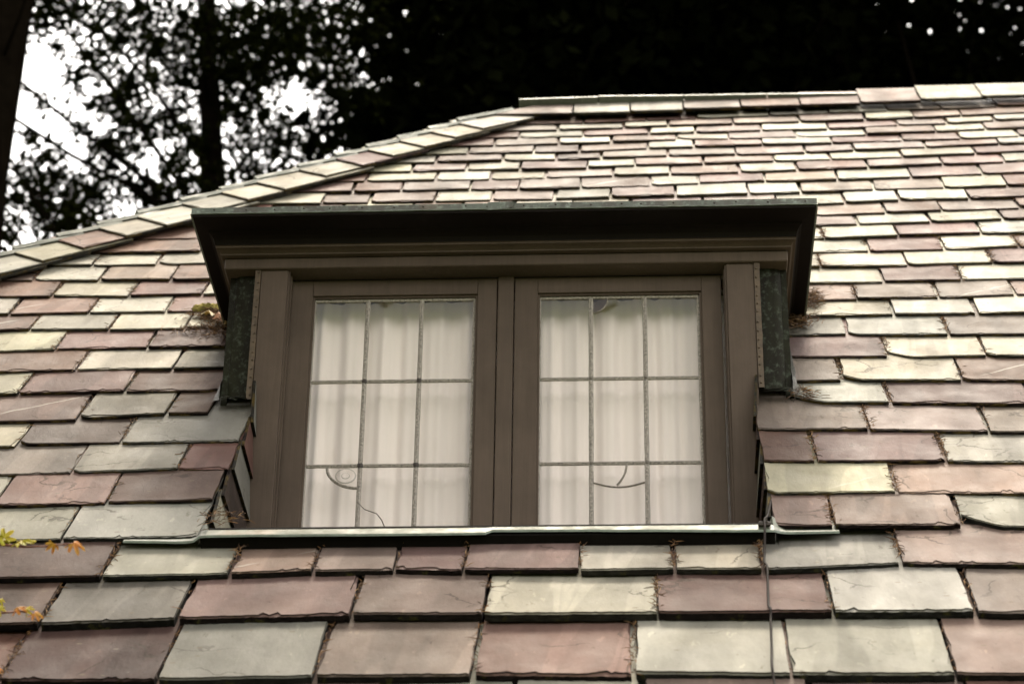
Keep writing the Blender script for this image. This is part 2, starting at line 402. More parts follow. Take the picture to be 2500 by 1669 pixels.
# ================================================================ slate roof
# courses of slates, measured in metres on the roof plane: start of the course, then (stone, u, v) of the
# lower right corner of every slate, from the eaves (first) to the ridge (last)
ROWS = [
    [((-1.363, -1.661), [("r", -1.011, -1.65), ("d", -0.67, -1.655), ("g", -0.33, -1.642), ("m", 0.01, -1.637), ("p", 0.354, -1.642), ("g", 0.688, -1.648), ("g", 1.032, -1.651), ("m", 1.376, -1.661)])],
    [((-1.345, -1.384), [("d", -0.989, -1.373), ("e", -0.678, -1.351), ("p", -0.282, -1.341), ("m", 0.017, -1.339), ("w", 0.408, -1.338), ("p", 0.799, -1.34), ("g", 1.115, -1.35), ("m", 1.443, -1.36)])],
    [((-1.263, -1.13), [("d", -0.899, -1.121), ("g", -0.596, -1.114), ("m", -0.398, -1.101), ("m", -0.207, -1.096), ("p", -0.045, -1.104), ("p", 0.23, -1.107), ("w", 0.45, -1.105), ("w", 0.657, -1.109), ("g", 0.979, -1.081), ("m", 1.325, -1.1)])],
    [((-1.394, -0.909), [("g", -1.042, -0.902), ("g", -0.7, -0.885)]), ((0.692, -0.865), [("p", 0.841, -0.868), ("p", 1.147, -0.875), ("g", 1.428, -0.887)])],
    [((-1.543, -0.712), [("g", -1.259, -0.698), ("p", -0.975, -0.681), ("p", -0.702, -0.672)]), ((0.688, -0.662), [("w", 1.014, -0.66), ("m", 1.384, -0.68)])],
    [((-1.392, -0.487), [("m", -1.108, -0.478), ("g", -0.832, -0.46), ("p", -0.697, -0.467)]), ((0.69, -0.447), [("p", 0.829, -0.448), ("p", 1.162, -0.457), ("g", 1.48, -0.475)])],
    [((-1.547, -0.28), [("w", -1.301, -0.272), ("d", -1.021, -0.266), ("g", -0.698, -0.257)]), ((0.689, -0.219), [("m", 0.985, -0.231), ("m", 1.3, -0.25), ("m", 1.591, -0.268)])],
    [((-1.472, -0.092), [("p", -1.18, -0.076), ("e", -0.935, -0.052), ("d", -0.815, -0.043)]), ((0.788, -0.027), [("g", 1.063, -0.036), ("p", 1.454, -0.055)])],
    [((-1.667, 0.113), [("w", -1.395, 0.127), ("p", -1.087, 0.133), ("d", -0.809, 0.136)]), ((0.788, 0.16), [("m", 0.947, 0.154), ("w", 1.281, 0.142), ("p", 1.606, 0.121)])],
    [((-1.561, 0.301), [("p", -1.269, 0.314), ("w", -0.983, 0.321), ("e", -0.832, 0.33)]), ((0.798, 0.35), [("p", 1.095, 0.342), ("w", 1.376, 0.345), ("w", 1.644, 0.331)])],
    [((-1.635, 0.491), [("w", -1.373, 0.506), ("p", -1.096, 0.51), ("p", -0.856, 0.516)]), ((0.808, 0.545), [("e", 0.995, 0.545), ("g", 1.292, 0.533), ("m", 1.583, 0.529)])],
    [((-1.722, 0.68), [("p", -1.493, 0.69), ("w", -1.247, 0.687), ("w", -1.009, 0.689), ("w", -0.879, 0.695)]), ((0.839, 0.727), [("w", 1.15, 0.722), ("w", 1.401, 0.719), ("w", 1.664, 0.723)])],
    [((-1.83, 0.843), [("w", -1.593, 0.852), ("p", -1.344, 0.854), ("w", -1.099, 0.851), ("p", -0.887, 0.858)]), ((0.842, 0.879), [("p", 1.054, 0.886), ("m", 1.304, 0.886), ("m", 1.545, 0.9), ("p", 1.769, 0.902)])],
    [("hip", [("p", -1.501, 1.026), ("w", -1.247, 1.015), ("p", -1.013, 1.027), ("w", -0.821, 1.033)]), ((0.821, 1.05), [("w", 1.155, 1.055), ("p", 1.398, 1.057), ("w", 1.658, 1.061)])],
    [("hip", [("p", -1.599, 1.195), ("w", -1.38, 1.184), ("m", -1.143, 1.186), ("p", -0.911, 1.193)]), ((0.738, 1.21), [("w", 0.968, 1.22), ("w", 1.249, 1.224), ("w", 1.523, 1.237), ("p", 1.766, 1.243)])],
    [("hip", [("w", -1.593, 1.356), ("w", -1.439, 1.353), ("w", -1.222, 1.351), ("w", -0.977, 1.357)]), ((0.881, 1.369), [("w", 1.139, 1.381), ("p", 1.387, 1.393), ("w", 1.632, 1.406), ("p", 1.862, 1.415)])],
    [("hip", [("p", -1.094, 1.493), ("w", -0.888, 1.502)]), ((0.767, 1.519), [("w", 1.005, 1.533), ("w", 1.252, 1.556), ("p", 1.532, 1.569), ("g", 1.796, 1.579)])],
    [("hip", [("p", -1.02, 1.638)]), ((0.887, 1.677), [("m", 1.134, 1.693), ("w", 1.379, 1.711), ("w", 1.627, 1.73), ("p", 1.88, 1.746)])],
    [((0.796, 1.802), [("p", 0.994, 1.816), ("m", 1.241, 1.83), ("p", 1.435, 1.842), ("m", 1.704, 1.868), ("p", 1.932, 1.885)])],
    [("hip", [("p", -0.927, 1.936), ("p", -0.673, 1.937), ("w", -0.418, 1.933), ("p", -0.24, 1.933), ("m", -0.058, 1.933), ("w", 0.15, 1.937), ("w", 0.357, 1.94), ("p", 0.611, 1.941), ("p", 0.87, 1.952), ("w", 1.11, 1.97), ("w", 1.303, 1.98), ("w", 1.549, 1.997), ("p", 1.827, 2.017)])],
    [("hip", [("w", -0.755, 2.069), ("p", -0.58, 2.058), ("p", -0.346, 2.061), ("w", -0.141, 2.065), ("p", 0.084, 2.068), ("w", 0.287, 2.077), ("p", 0.517, 2.086), ("w", 0.78, 2.092), ("w", 0.966, 2.107), ("m", 1.23, 2.123), ("m", 1.478, 2.137), ("w", 1.706, 2.16), ("p", 1.97, 2.176)])],
    [("hip", [("p", -0.656, 2.207), ("p", -0.478, 2.21), ("m", -0.226, 2.212), ("p", -0.051, 2.208), ("m", 0.177, 2.209), ("p", 0.431, 2.227), ("w", 0.607, 2.244), ("p", 0.846, 2.257), ("m", 1.108, 2.269), ("w", 1.379, 2.291), ("p", 1.637, 2.312), ("p", 1.894, 2.332)])],
    [("hip", [("p", -0.623, 2.348), ("w", -0.363, 2.349), ("w", -0.159, 2.351), ("w", 0.043, 2.355), ("m", 0.294, 2.371), ("w", 0.502, 2.381), ("m", 0.762, 2.387), ("w", 0.973, 2.405), ("p", 1.238, 2.432), ("m", 1.514, 2.461), ("p", 1.741, 2.484), ("w", 1.999, 2.511)])],
    [("hip", [("w", -0.465, 2.483), ("p", -0.258, 2.49), ("w", -0.055, 2.492), ("p", 0.196, 2.499), ("w", 0.376, 2.511), ("p", 0.63, 2.52), ("p", 0.897, 2.544), ("w", 1.11, 2.552), ("w", 1.377, 2.576), ("w", 1.655, 2.609), ("p", 1.929, 2.636)])],
    [("hip", [("w", -0.382, 2.608), ("p", -0.126, 2.615), ("w", 0.077, 2.617), ("d", 0.247, 2.627), ("m", 0.499, 2.641), ("m", 0.759, 2.648), ("p", 1.022, 2.66), ("p", 1.206, 2.685), ("m", 1.481, 2.703), ("p", 1.759, 2.745), ("w", 2.028, 2.77)])],
    [("hip", [("w", -0.268, 2.722), ("m", -0.013, 2.724), ("d", 0.163, 2.73), ("m", 0.425, 2.762), ("w", 0.603, 2.769), ("p", 0.865, 2.782), ("w", 1.133, 2.795), ("p", 1.403, 2.817), ("p", 1.627, 2.83), ("w", 1.854, 2.855), ("p", 2.094, 2.879)])],
    [("hip", [("p", -0.171, 2.841), ("m", 0.08, 2.849), ("w", 0.285, 2.872), ("p", 0.538, 2.893), ("w", 0.741, 2.892), ("p", 1.003, 2.893), ("w", 1.275, 2.925), ("p", 1.547, 2.95), ("w", 1.743, 2.975), ("p", 2.004, 2.996)])],
    [("hip", [("p", -0.08, 2.962), ("w", 0.173, 2.967), ("p", 0.431, 2.991), ("w", 0.614, 3.004), ("p", 0.874, 3.011), ("w", 1.137, 3.019), ("p", 1.413, 3.052), ("m", 1.605, 3.074), ("w", 1.797, 3.11), ("w", 2.027, 3.133)])],
    [("hip", [("m", 0.071, 3.072), ("w", 0.333, 3.097), ("w", 0.51, 3.11), ("p", 0.768, 3.125), ("m", 1.032, 3.139), ("p", 1.295, 3.156), ("w", 1.488, 3.173), ("m", 1.678, 3.203), ("p", 2.027, 3.235)])],
    [("hip", [("p", 0.17, 3.175), ("p", 0.423, 3.197), ("p", 0.624, 3.223), ("w", 0.92, 3.249), ("w", 1.157, 3.273), ("w", 1.395, 3.292), ("m", 1.614, 3.314), ("m", 1.842, 3.346), ("p", 2.116, 3.374)])],
]

HIP0, HIP1 = (-1.751, 1.360), (-0.085, 3.373)
def ridge_v(u):
    return 3.373 + 0.105 * max(0.0, min(u, 2.2) + 0.085)
def hip_u(v):
    return HIP0[0] + (HIP1[0] - HIP0[0]) * (v - HIP0[1]) / (HIP1[1] - HIP0[1])

roof = empty('slate_roof', (0, 0, BASE_Z), (PITCH, 0, 0))
roof['kind'] = 'thing'
tag(roof, 'hipped roof of mixed purple, mauve and pale grey-green slates around the dormer', 'roof')

def nz(x, y=0.0, s=0.0):
    return noise.noise(Vector((x, y, s)))

def slate_geo(bl, br, tr, tl, t, seed, chipL=0.0, chipR=0.0, rag=1.0, z0=0.0, drop=2.0, tilt=0.0, twist=0.0, fine=1.0):
    """hand-dressed slate: outline in the roof plane, split into ragged layers along its edges"""
    r = random.Random(seed)
    s = r.uniform(0, 500)
    bl, br, tr, tl = (Vector((*p, 0)) for p in (bl, br, tr, tl))
    W = (br - bl).length
    L = ((tl - bl).length + (tr - br).length) / 2
    nb = max(8, int(W / (0.016 / fine)))
    ns = max(5, int(L / 0.05))
    pts = []                       # (pos, inward dir, kind)
    for i in range(nb):
        f = i / nb
        pts.append((bl.lerp(br, f), Vector((0, 1, 0)), 0))
    for i in range(ns):
        pts.append((br.lerp(tr, i / ns), Vector((-1, 0, 0)), 1))
    for i in range(2):
        pts.append((tr.lerp(tl, i / 2), Vector((0, -0.2, 0)), 2))
    for i in range(ns):
        pts.append((tl.lerp(bl, i / ns), Vector((1, 0, 0)), 1))
    y0 = min(bl.y, br.y)
    def ztop(p):
        return z0 - drop * t * (p.y - y0) / max(L, 1e-3) + tilt * (p.y - y0) + twist * (p.x - (bl.x + br.x) / 2)
    # flakes split off the dressed edges: (place along the edge, half width, depth, skew)
    fl = [[], []]
    for _ in range(max(1, int(W * 11 * rag * r.uniform(0.4, 1.6)))):
        fl[0].append((r.uniform(0, W), (r.uniform(0.004, 0.016) if r.random() < 0.75 else r.uniform(0.02, 0.045)), r.uniform(0.003, 0.013) * rag, r.choice((r.uniform(0.04, 0.2), r.uniform(0.8, 0.96)))))
    for _ in range(max(1, int(L * 7 * rag))):
        fl[1].append((r.uniform(0, L), r.uniform(0.01, 0.03), r.uniform(0.002, 0.009) * rag, r.uniform(0.2, 0.8)))
    def flake(kind, x):
        m = 0.0
        for c, hw, dp, sk in fl[kind]:
            q = (x - c + hw) / (2 * hw)
            if 0 < q < 1:
                m = max(m, dp * (q / sk if q < sk else (1 - q) / (1 - sk)))
        return m
    levels = [(-1.0, 0.0, 0.6), (-0.62, 0.0, 1.4), (-0.26, 0.10, 1.0), (-0.15, 0.88, 0.5), (0.0, 1.0, 0.5)]
    n = len(pts)
    verts = []
    for li, (zl, k, jn) in enumerate(levels):
        for i, (p, d, kind) in enumerate(pts):
            a = p.x * 28 + p.y * 28
            if kind == 0:
                jit = 0.0034 * nz(a * 0.45, s) + 0.0022 * nz(a * 1.9, s + 9)
                x = (p - bl).length
                if chipL and x < chipL: jit += (1 - x / chipL) ** 1.3 * chipL * 0.75
                if chipR and (W - x) < chipR: jit += (1 - (W - x) / chipR) ** 1.3 * chipR * 0.75
                if x < 0.012 or W - x < 0.012: jit += 0.0032
                jit += 0.0022 * jn * nz(a * 2.6, s + 31 + li * 4.7) * rag
                ins = (0.0016 + 0.0012 * abs(nz(a * 2.3, s + 40)) + flake(0, x)) * k
            elif kind == 1:
                jit = 0.0026 * nz(a * 0.6, s + 3) + 0.0016 * nz(a * 2.1, s + 5) + 0.0012 * jn * nz(a * 2.2, s + 51 + li * 3.1)
                ins = (0.001 + flake(1, p.y - y0)) * k
            else:
                jit, ins = 0, 0
            q = p + d * (jit + ins)
            verts.append((q.x, q.y, ztop(q) + zl * t))
    faces, mi = [], []
    nl_ = len(levels)
    for li in range(nl_ - 1):
        for i in range(n):
            j = (i + 1) % n
            faces.append((li * n + i, li * n + j, (li + 1) * n + j, (li + 1) * n + i)); mi.append((1, 1, 0, 2)[li])
    faces.append(tuple((nl_ - 1) * n + i for i in range(n))); mi.append(0)
    faces.append(tuple(reversed(range(n)))); mi.append(1)
    return verts, faces, mi

rowpts = []
for segs in ROWS:
    pl = []
    for st, items in segs:
        if st != "hip": pl.append(st)
        pl += [(u, v) for _, u, v in items]
    rowpts.append(sorted(pl))
def row_v(k, u):
    pl = rowpts[k]
    if u <= pl[0][0]: return pl[0][1]
    for a, b in zip(pl, pl[1:]):
        if u <= b[0]:
            return a[1] + (b[1] - a[1]) * (u - a[0]) / max(1e-6, b[0] - a[0])
    return pl[-1][1]
NR = len(ROWS)
def row_t(k):
    return {-2: 0.020, -1: 0.020, 0: 0.026, 1: 0.021, 2: 0.016, 3: 0.012}.get(k, 0.0105 if k < 12 else 0.0105)
def expo(k, u, v):
    e = (row_v(k + 1, u) - v) if k + 1 < NR else 0.11
    return max(0.06, e)

JOINTS = []            # (u, v, exposure, row) of open joints, for the needles that collect in them
CHIPS = {(7, 'R', 0): (0.09, 0), (9, 'R', 1): (0.07, 0), (8, 'R', 1): (0.05, 0), (3, 'R', 2): (0.10, 0), (10, 'R', 1): (0.03, 0),
         (26, 'L', 4): (0.05, 0), (22, 'L', 7): (0.03, 0), (26, 'L', 6): (0.05, 0)}
EDGE_IDX = 0
def put_slate(k, c, ua, va, ub, vb, seed, hipleft=False, chip=(0, 0), collect=None, gap=None):
    t = row_t(k) * random.Random(seed + 5).uniform(0.88, 1.14)
    um = (ua + ub) / 2
    e = expo(k, um, (va + vb) / 2) if k >= 0 else 0.30
    L = e * 2.12 + 0.02
    L = min(L, max(0.06, ridge_v(um) - max(va, vb) - 0.01))
    if k <= 2 and ua < 0.69 and ub > -0.69: L = min(L, -0.825 - min(va, vb))      # stops under the copper apron
    r = random.Random(seed)
    gp = gap if gap is not None else (r.uniform(0.0020, 0.0065) if k < 13 else r.uniform(0.0028, 0.0065))
    sk = r.uniform(-0.010, 0.010)
    slip = r.uniform(-0.012, 0.006) if (r.random() < 0.15 and k > 3) else 0.0
    bl = (ua + gp, va + slip + r.uniform(-0.005, 0.005)); br = (ub - gp, vb + slip + r.uniform(-0.005, 0.005))
    tr = (ub - gp + sk, vb + L); tl = (ua + gp + sk, va + L)
    if hipleft:
        bl = (hip_u(va) + 0.075, va); tl = (hip_u(va + L) + 0.075, va + L)
        if tl[0] > tr[0] - 0.01:
            # triangular piece: shorten so it stays a quad
            f = max(0.2, (tr[0] - 0.02 - bl[0]) / max(1e-3, tl[0] - bl[0]))
            L2 = L * min(1, f); tl = (hip_u(va + L2) + 0.075, va + L2); tr = (max(tr[0], tl[0] + 0.01), vb + L2)
    ch = chip
    if ch == (0, 0) and k > 2 and r.random() < 0.30:
        big = r.uniform(0.012, 0.035) if r.random() < 0.9 else r.uniform(0.035, 0.06)
        ch = (big, 0) if r.random() < 0.5 else (0, big)
    if k > 13 and ch == (0, 0): ch = (r.uniform(0.004, 0.022), r.uniform(0.004, 0.022))
    ou, ov = um, va
    rel = lambda p: (p[0] - ou, p[1] - ov)
    v, f, mi = slate_geo(rel(bl), rel(br), rel(tr), rel(tl), t, seed, ch[0], ch[1], rag=r.choice((0.35, 0.7, 1.0, 1.3, 1.7)),
                         z0=r.uniform(-0.0015, 0.0022), tilt=r.uniform(-0.012, 0.012), twist=r.uniform(-0.010, 0.010), fine=1.9 if k < 7 else (1.3 if k < 14 else 0.9))
    if collect is not None:
        collect[c].add([(x + ou, y + ov, z) for x, y, z in v], f)
        mb = collect[c]; mb.mi[-len(mi):] = mi
        return
    ob = mesh_obj('slate', v, f, [SLATE[c], (EDGE_LOW if k < 4 else EDGE)[c], CRACK[c]], roof, mi, loc=(ou, ov, 0))
    return ob

seed = 100
for k, segs in enumerate(ROWS):
    for si, (st, items) in enumerate(segs):
        side = 'R' if (len(segs) > 1 and si == 1) or (st != "hip" and st[0] > 0.5) else 'L'
        hl = st == "hip"
        if hl:
            v0 = items[0][2]; pu, pv = hip_u(v0) + 0.075, v0
        else:
            pu, pv = st
        for i, (c, u, v) in enumerate(items):
            seed += 1
            put_slate(k, c, pu, pv, u, v, seed, hl and i == 0, CHIPS.get((k, side, i), (0, 0)))
            if i < len(items) - 1:
                JOINTS.append((u, v, expo(k, u, v), k))
            pu, pv = u, v

# the courses go on outside the picture: one joined part
fill = {c: MB() for c in SL}
def fill_run(k, ua, ub, v, e_hint=None):
    global seed
    u = ua
    w0 = {True: 0.34, False: 0.26}[k < 4]
    while u < ub - 0.02:
        w = min(w0 * rng.uniform(0.7, 1.2), ub - u)
        if ub - u - w < 0.08: w = ub - u
        seed += 1
        c = rng.choices('pmwgde', (5, 3, 4, 3, 1, 1))[0]
        put_slate(k, c, u, v, u + w, v, seed, collect=fill)
        u += w
for k in (-1, -2):
    fill_run(k, -4.2, 4.3, -1.655 + 0.30 * k)
for k, segs in enumerate(ROWS):
    pl = rowpts[k]
    lo, hi = pl[0], pl[-1]
    if segs[0][0] != "hip" and lo[0] < 0:
        fill_run(k, hip_u(lo[1]) + 0.12, lo[0], lo[1])
    fill_run(k, hi[0], 4.3, hi[1])
    if 12 <= k <= 17:
        a = segs[0][1][-1]; b = segs[1][0]
        fill_run(k, a[1], b[0], (a[2] + b[1]) / 2)
    if k == 18:
        fill_run(k, hip_u(1.8) + 0.1, 0.796, 1.80)
for c, mb in fill.items():
    pass
allfill = MB(); mats = []
for ci, (c, mb) in enumerate(fill.items()):
    mats += [SLATE[c], EDGE[c], CRACK[c]]
    b = len(allfill.v)
    allfill.v += mb.v
    allfill.f += [tuple(b + i for i in f) for f in mb.f]
    allfill.mi += [ci * 3 + m for m in mb.mi]
fo = allfill.build('slate_field', mats, roof)
tag(fo, 'slates of the roof beyond the picture', kind='stuff')

# hip: slates laid along the hip on this side
hd = Vector((HIP1[0] - HIP0[0], HIP1[1] - HIP0[1], 0)).normalized()
hn = Vector((hd.y, -hd.x, 0))
hang = math.atan2(hn.y, hn.x)
HIPTIPS = [(-1.591, 1.299), (-1.48, 1.446), (-1.363, 1.577), (-1.241, 1.701), (-1.126, 1.868), (-1.005, 2.011), (-0.889, 2.137), (-0.765, 2.312), (-0.64, 2.458), (-0.537, 2.591), (-0.426, 2.722), (-0.319, 2.856), (-0.218, 2.989)]
first = Vector((-1.591, 1.299, 0))
tips = [tuple((first - hd * 0.185 * i)[:2]) for i in range(11, 0, -1)] + HIPTIPS
NH0 = 11
for i, tp in enumerate(tips):
    sv = ((Vector((*tips[i + 1], 0)) - Vector((*tp, 0))).length if i + 1 < len(tips) else 0.22)
    j = i - NH0
    c = {1: 'p', 8: 'p'}.get(j, 'w') if j >= 0 else rng.choice('wwpg')
    Wd = 0.186 + rng.uniform(-0.006, 0.006)
    Lh = sv * 2.1 if i < len(tips) - 1 else 0.30
    org = Vector((*tp, 0)) - hn * Wd
    vv, ff, mi = slate_geo((0, 0), (Wd, rng.uniform(-0.008, 0.008)), (Wd, Lh), (0, Lh), 0.011, 900 + i, rag=0.9, z0=0.032, drop=1.6, fine=1.0)
    ob = mesh_obj('hip_slate', vv, ff, [SLATE[c], EDGE[c], CRACK[c]], roof, mi, loc=(org.x, org.y, 0))
    ob.rotation_euler = (0, 0, hang)
# the far side of the hip: slates whose top edges stand above this side
RW = Matrix.Rotation(PITCH, 4, 'X')
h3 = (RW.to_3x3() @ hd).normalized()
left_n = Vector((0, 1, 0)).cross(h3).normalized()
if left_n.z < 0: left_n = -left_n
inv = RW.to_3x3().inverted()
lx = h3.cross(left_n).normalized()            # in the far plane, across the hip
if lx.z > 0: sgn = 1
else: sgn = -1
nl_loc = inv @ left_n; h_loc = inv @ h3; lx_loc = inv @ lx
for i, tp in enumerate(tips):
    sv = ((Vector((*tips[i + 1], 0)) - Vector((*tp, 0))).length if i + 1 < len(tips) else 0.20)
    crest = Vector((*HIP0, 0)) + hd * (Vector((*tp, 0)) - Vector((*HIP0, 0))).dot(hd)
    Lh = sv * 1.5
    x0, x1 = (-0.2, 0.0) if sgn > 0 else (0.0, 0.2)
    vv, ff, mi = slate_geo((x0, 0), (x1, 0), (x1, Lh), (x0, Lh), 0.017, 2900 + i, rag=0.5, z0=0.006, drop=1.7)
    me_mats = [SLATE['g'], HIPEDGE, HIPEDGE]
    ob = mesh_obj('far_hip_slate', vv, ff, me_mats, roof, mi)
    m3 = Matrix((lx_loc, h_loc, nl_loc)).transposed().to_4x4()
    m3.translation = crest + Vector((0.0, 0.022, 0.043))
    ob.matrix_local = m3

# ridge: slates laid along the top on this side
RIDGE = [('p', -0.206, 3.231), ('w', 0.128, 3.233), ('w', 0.359, 3.249), ('m', 0.574, 3.276), ('p', 0.806, 3.294), ('p', 1.047, 3.304), ('p', 1.29, 3.328), ('w', 1.535, 3.361), ('w', 1.786, 3.398), ('p', 2.087, 3.416)]
RTOP = [3.385, 3.420, 3.438, 3.460, 3.497, 3.540, 3.583, 3.622, 3.635, 3.635]
rid = list(RIDGE)
u = 2.087
while u < 4.3:
    u += rng.uniform(0.24, 0.32); rid.append((rng.choice('pwmg'), u, 3.42))
for (c, ua, va), (_, ub, vb) in zip(rid, rid[1:]):
    seed += 1
    r = random.Random(seed)
    ta = tb = RTOP[min(len(RTOP) - 1, max(0, [q[1] for q in rid].index(ua)))]
    bl, br = (ua + 0.003, va), (ub - 0.003, va + (vb - va) * 0.35)
    tl = (ua + 0.003, max(ta, va + 0.1)); tr = (ub - 0.003, max((ta + tb) / 2, va + 0.1))
    if ua < -0.1: tl = (ua + 0.17, tl[1])
    vv, ff, mi = slate_geo(bl, br, tr, tl, 0.013, seed, r.uniform(0, .02), r.uniform(0, .02), rag=0.8, z0=0.027, drop=0.5, fine=0.9)
    mesh_obj('ridge_slate', vv, ff, [SLATE[c], EDGE[c], CRACK[c]], roof, mi)
# far side of the ridge: long comb slates standing a little proud
rear_up = inv @ Vector((0, -math.cos(PITCH), math.sin(PITCH)))
rear_n = inv @ Vector((0, math.sin(PITCH), math.cos(PITCH)))
u = -0.095
while u < 1.10:
    w = 0.33 + rng.uniform(-0.03, 0.05)
    mb = MB()
    P = []
    for uu in (u, u + w - 0.004):
        top = Vector((uu, 3.418 + 0.047 * uu, 0.046 - 0.020 * max(0.0, uu - 0.35) + rng.uniform(-.002, .002)))
        P += [top, top - rear_n * 0.019, top - rear_n * 0.019 - rear_up * 0.16, top - rear_up * 0.16]
    mb.add(P, [(0, 1, 2, 3), (7, 6, 5, 4), (0, 4, 5, 1), (1, 5, 6, 2), (2, 6, 7, 3), (3, 7, 4, 0)])
    mb.build('far_ridge_slate', [RIDGEEDGE], roof)
    u += w

# boarding under the slates, and the other two faces of the roof
D = -0.085
def deck_quad(mb, u0, v0, u1, v1):
    mb.add([(u0, v0, D), (u1, v0, D), (u1, v1, D), (u0, v1, D)], [(0, 1, 2, 3)])
mb = MB()
EV = -2.30
VM = 2.55
mb.add([(hip_u(EV), EV, D), (-0.702, EV, D), (-0.702, VM, D), (hip_u(VM), VM, D)], [(0, 1, 2, 3)])
deck_quad(mb, 0.702, EV, 4.3, VM)
deck_quad(mb, -0.702, EV, 0.702, -0.905)
deck_quad(mb, -0.702, 0.72, 0.702, VM)
mb.add([(hip_u(VM), VM, D), (4.3, VM, D), (4.3, 3.60, D), (2.2, 3.60, D), (HIP1[0], HIP1[1], D)], [(0, 1, 2, 3, 4)])
rl = lambda x, y, z: tuple(inv @ Vector((x, y, z)))
ra = (HIP1[0], HIP1[1] * math.cos(PITCH), HIP1[1] * math.sin(PITCH)); zoff = -0.11
rb_ = (2.2, 3.60 * math.cos(PITCH), 3.60 * math.sin(PITCH))
evy, evz = EV * math.cos(PITCH), EV * math.sin(PITCH)
yb = ra[1] + (ra[1] - evy)
A = (ra[0], ra[1], ra[2] + zoff); B = (4.3, rb_[1], rb_[2] + zoff); B2 = (2.2, rb_[1], rb_[2] + zoff)
C = (4.3, yb, evz + zoff); E_ = (hip_u(EV), yb, evz + zoff); F = (hip_u(EV), evy, evz + zoff)
mb.add([rl(*A), rl(*B2), rl(*B), rl(*C), rl(*E_)], [(0, 4, 3, 2, 1)])
mb.add([rl(*A), rl(*E_), rl(*F)], [(0, 1, 2)])
mb.build('roof_boarding', [UNDERLAY], roof)
# eaves board and the house wall under the roof
mb = MB()
wy0, wy1 = evy + 0.35, yb - 0.35
def wbox(x0, x1, y0, y1, z0, z1):
    vs_ = [rl(x, y, z) for z in (z0, z1) for y in (y0, y1) for x in (x0, x1)]
    mb.add(vs_, [(0, 2, 3, 1), (4, 5, 7, 6), (0, 1, 5, 4), (2, 6, 7, 3), (0, 4, 6, 2), (1, 3, 7, 5)])
wbox(hip_u(EV) + 0.4, 4.1, wy0, wy0 + 0.25, -BASE_Z, evz + 0.1)
wbox(hip_u(EV) + 0.4, hip_u(EV) + 0.65, wy0 + 0.25, wy1, -BASE_Z, evz + 0.1)
wbox(3.85, 4.1, wy0 + 0.25, wy1, -BASE_Z, evz + 0.1)
mb.build('wall', [STUCCO], roof)
mb = MB()
wbox(hip_u(EV) - 0.02, 4.3, evy - 0.02, evy + 0.03, evz - 0.28, evz - 0.12)
mb.build('eaves_board', [WOOD], roof)

# ================================================================ dormer
dormer = empty('dormer', (0, 0, BASE_Z))
dormer['kind'] = 'thing'
tag(dormer, 'brown painted dormer with two leaded casements and a copper-edged flat roof', 'dormer')

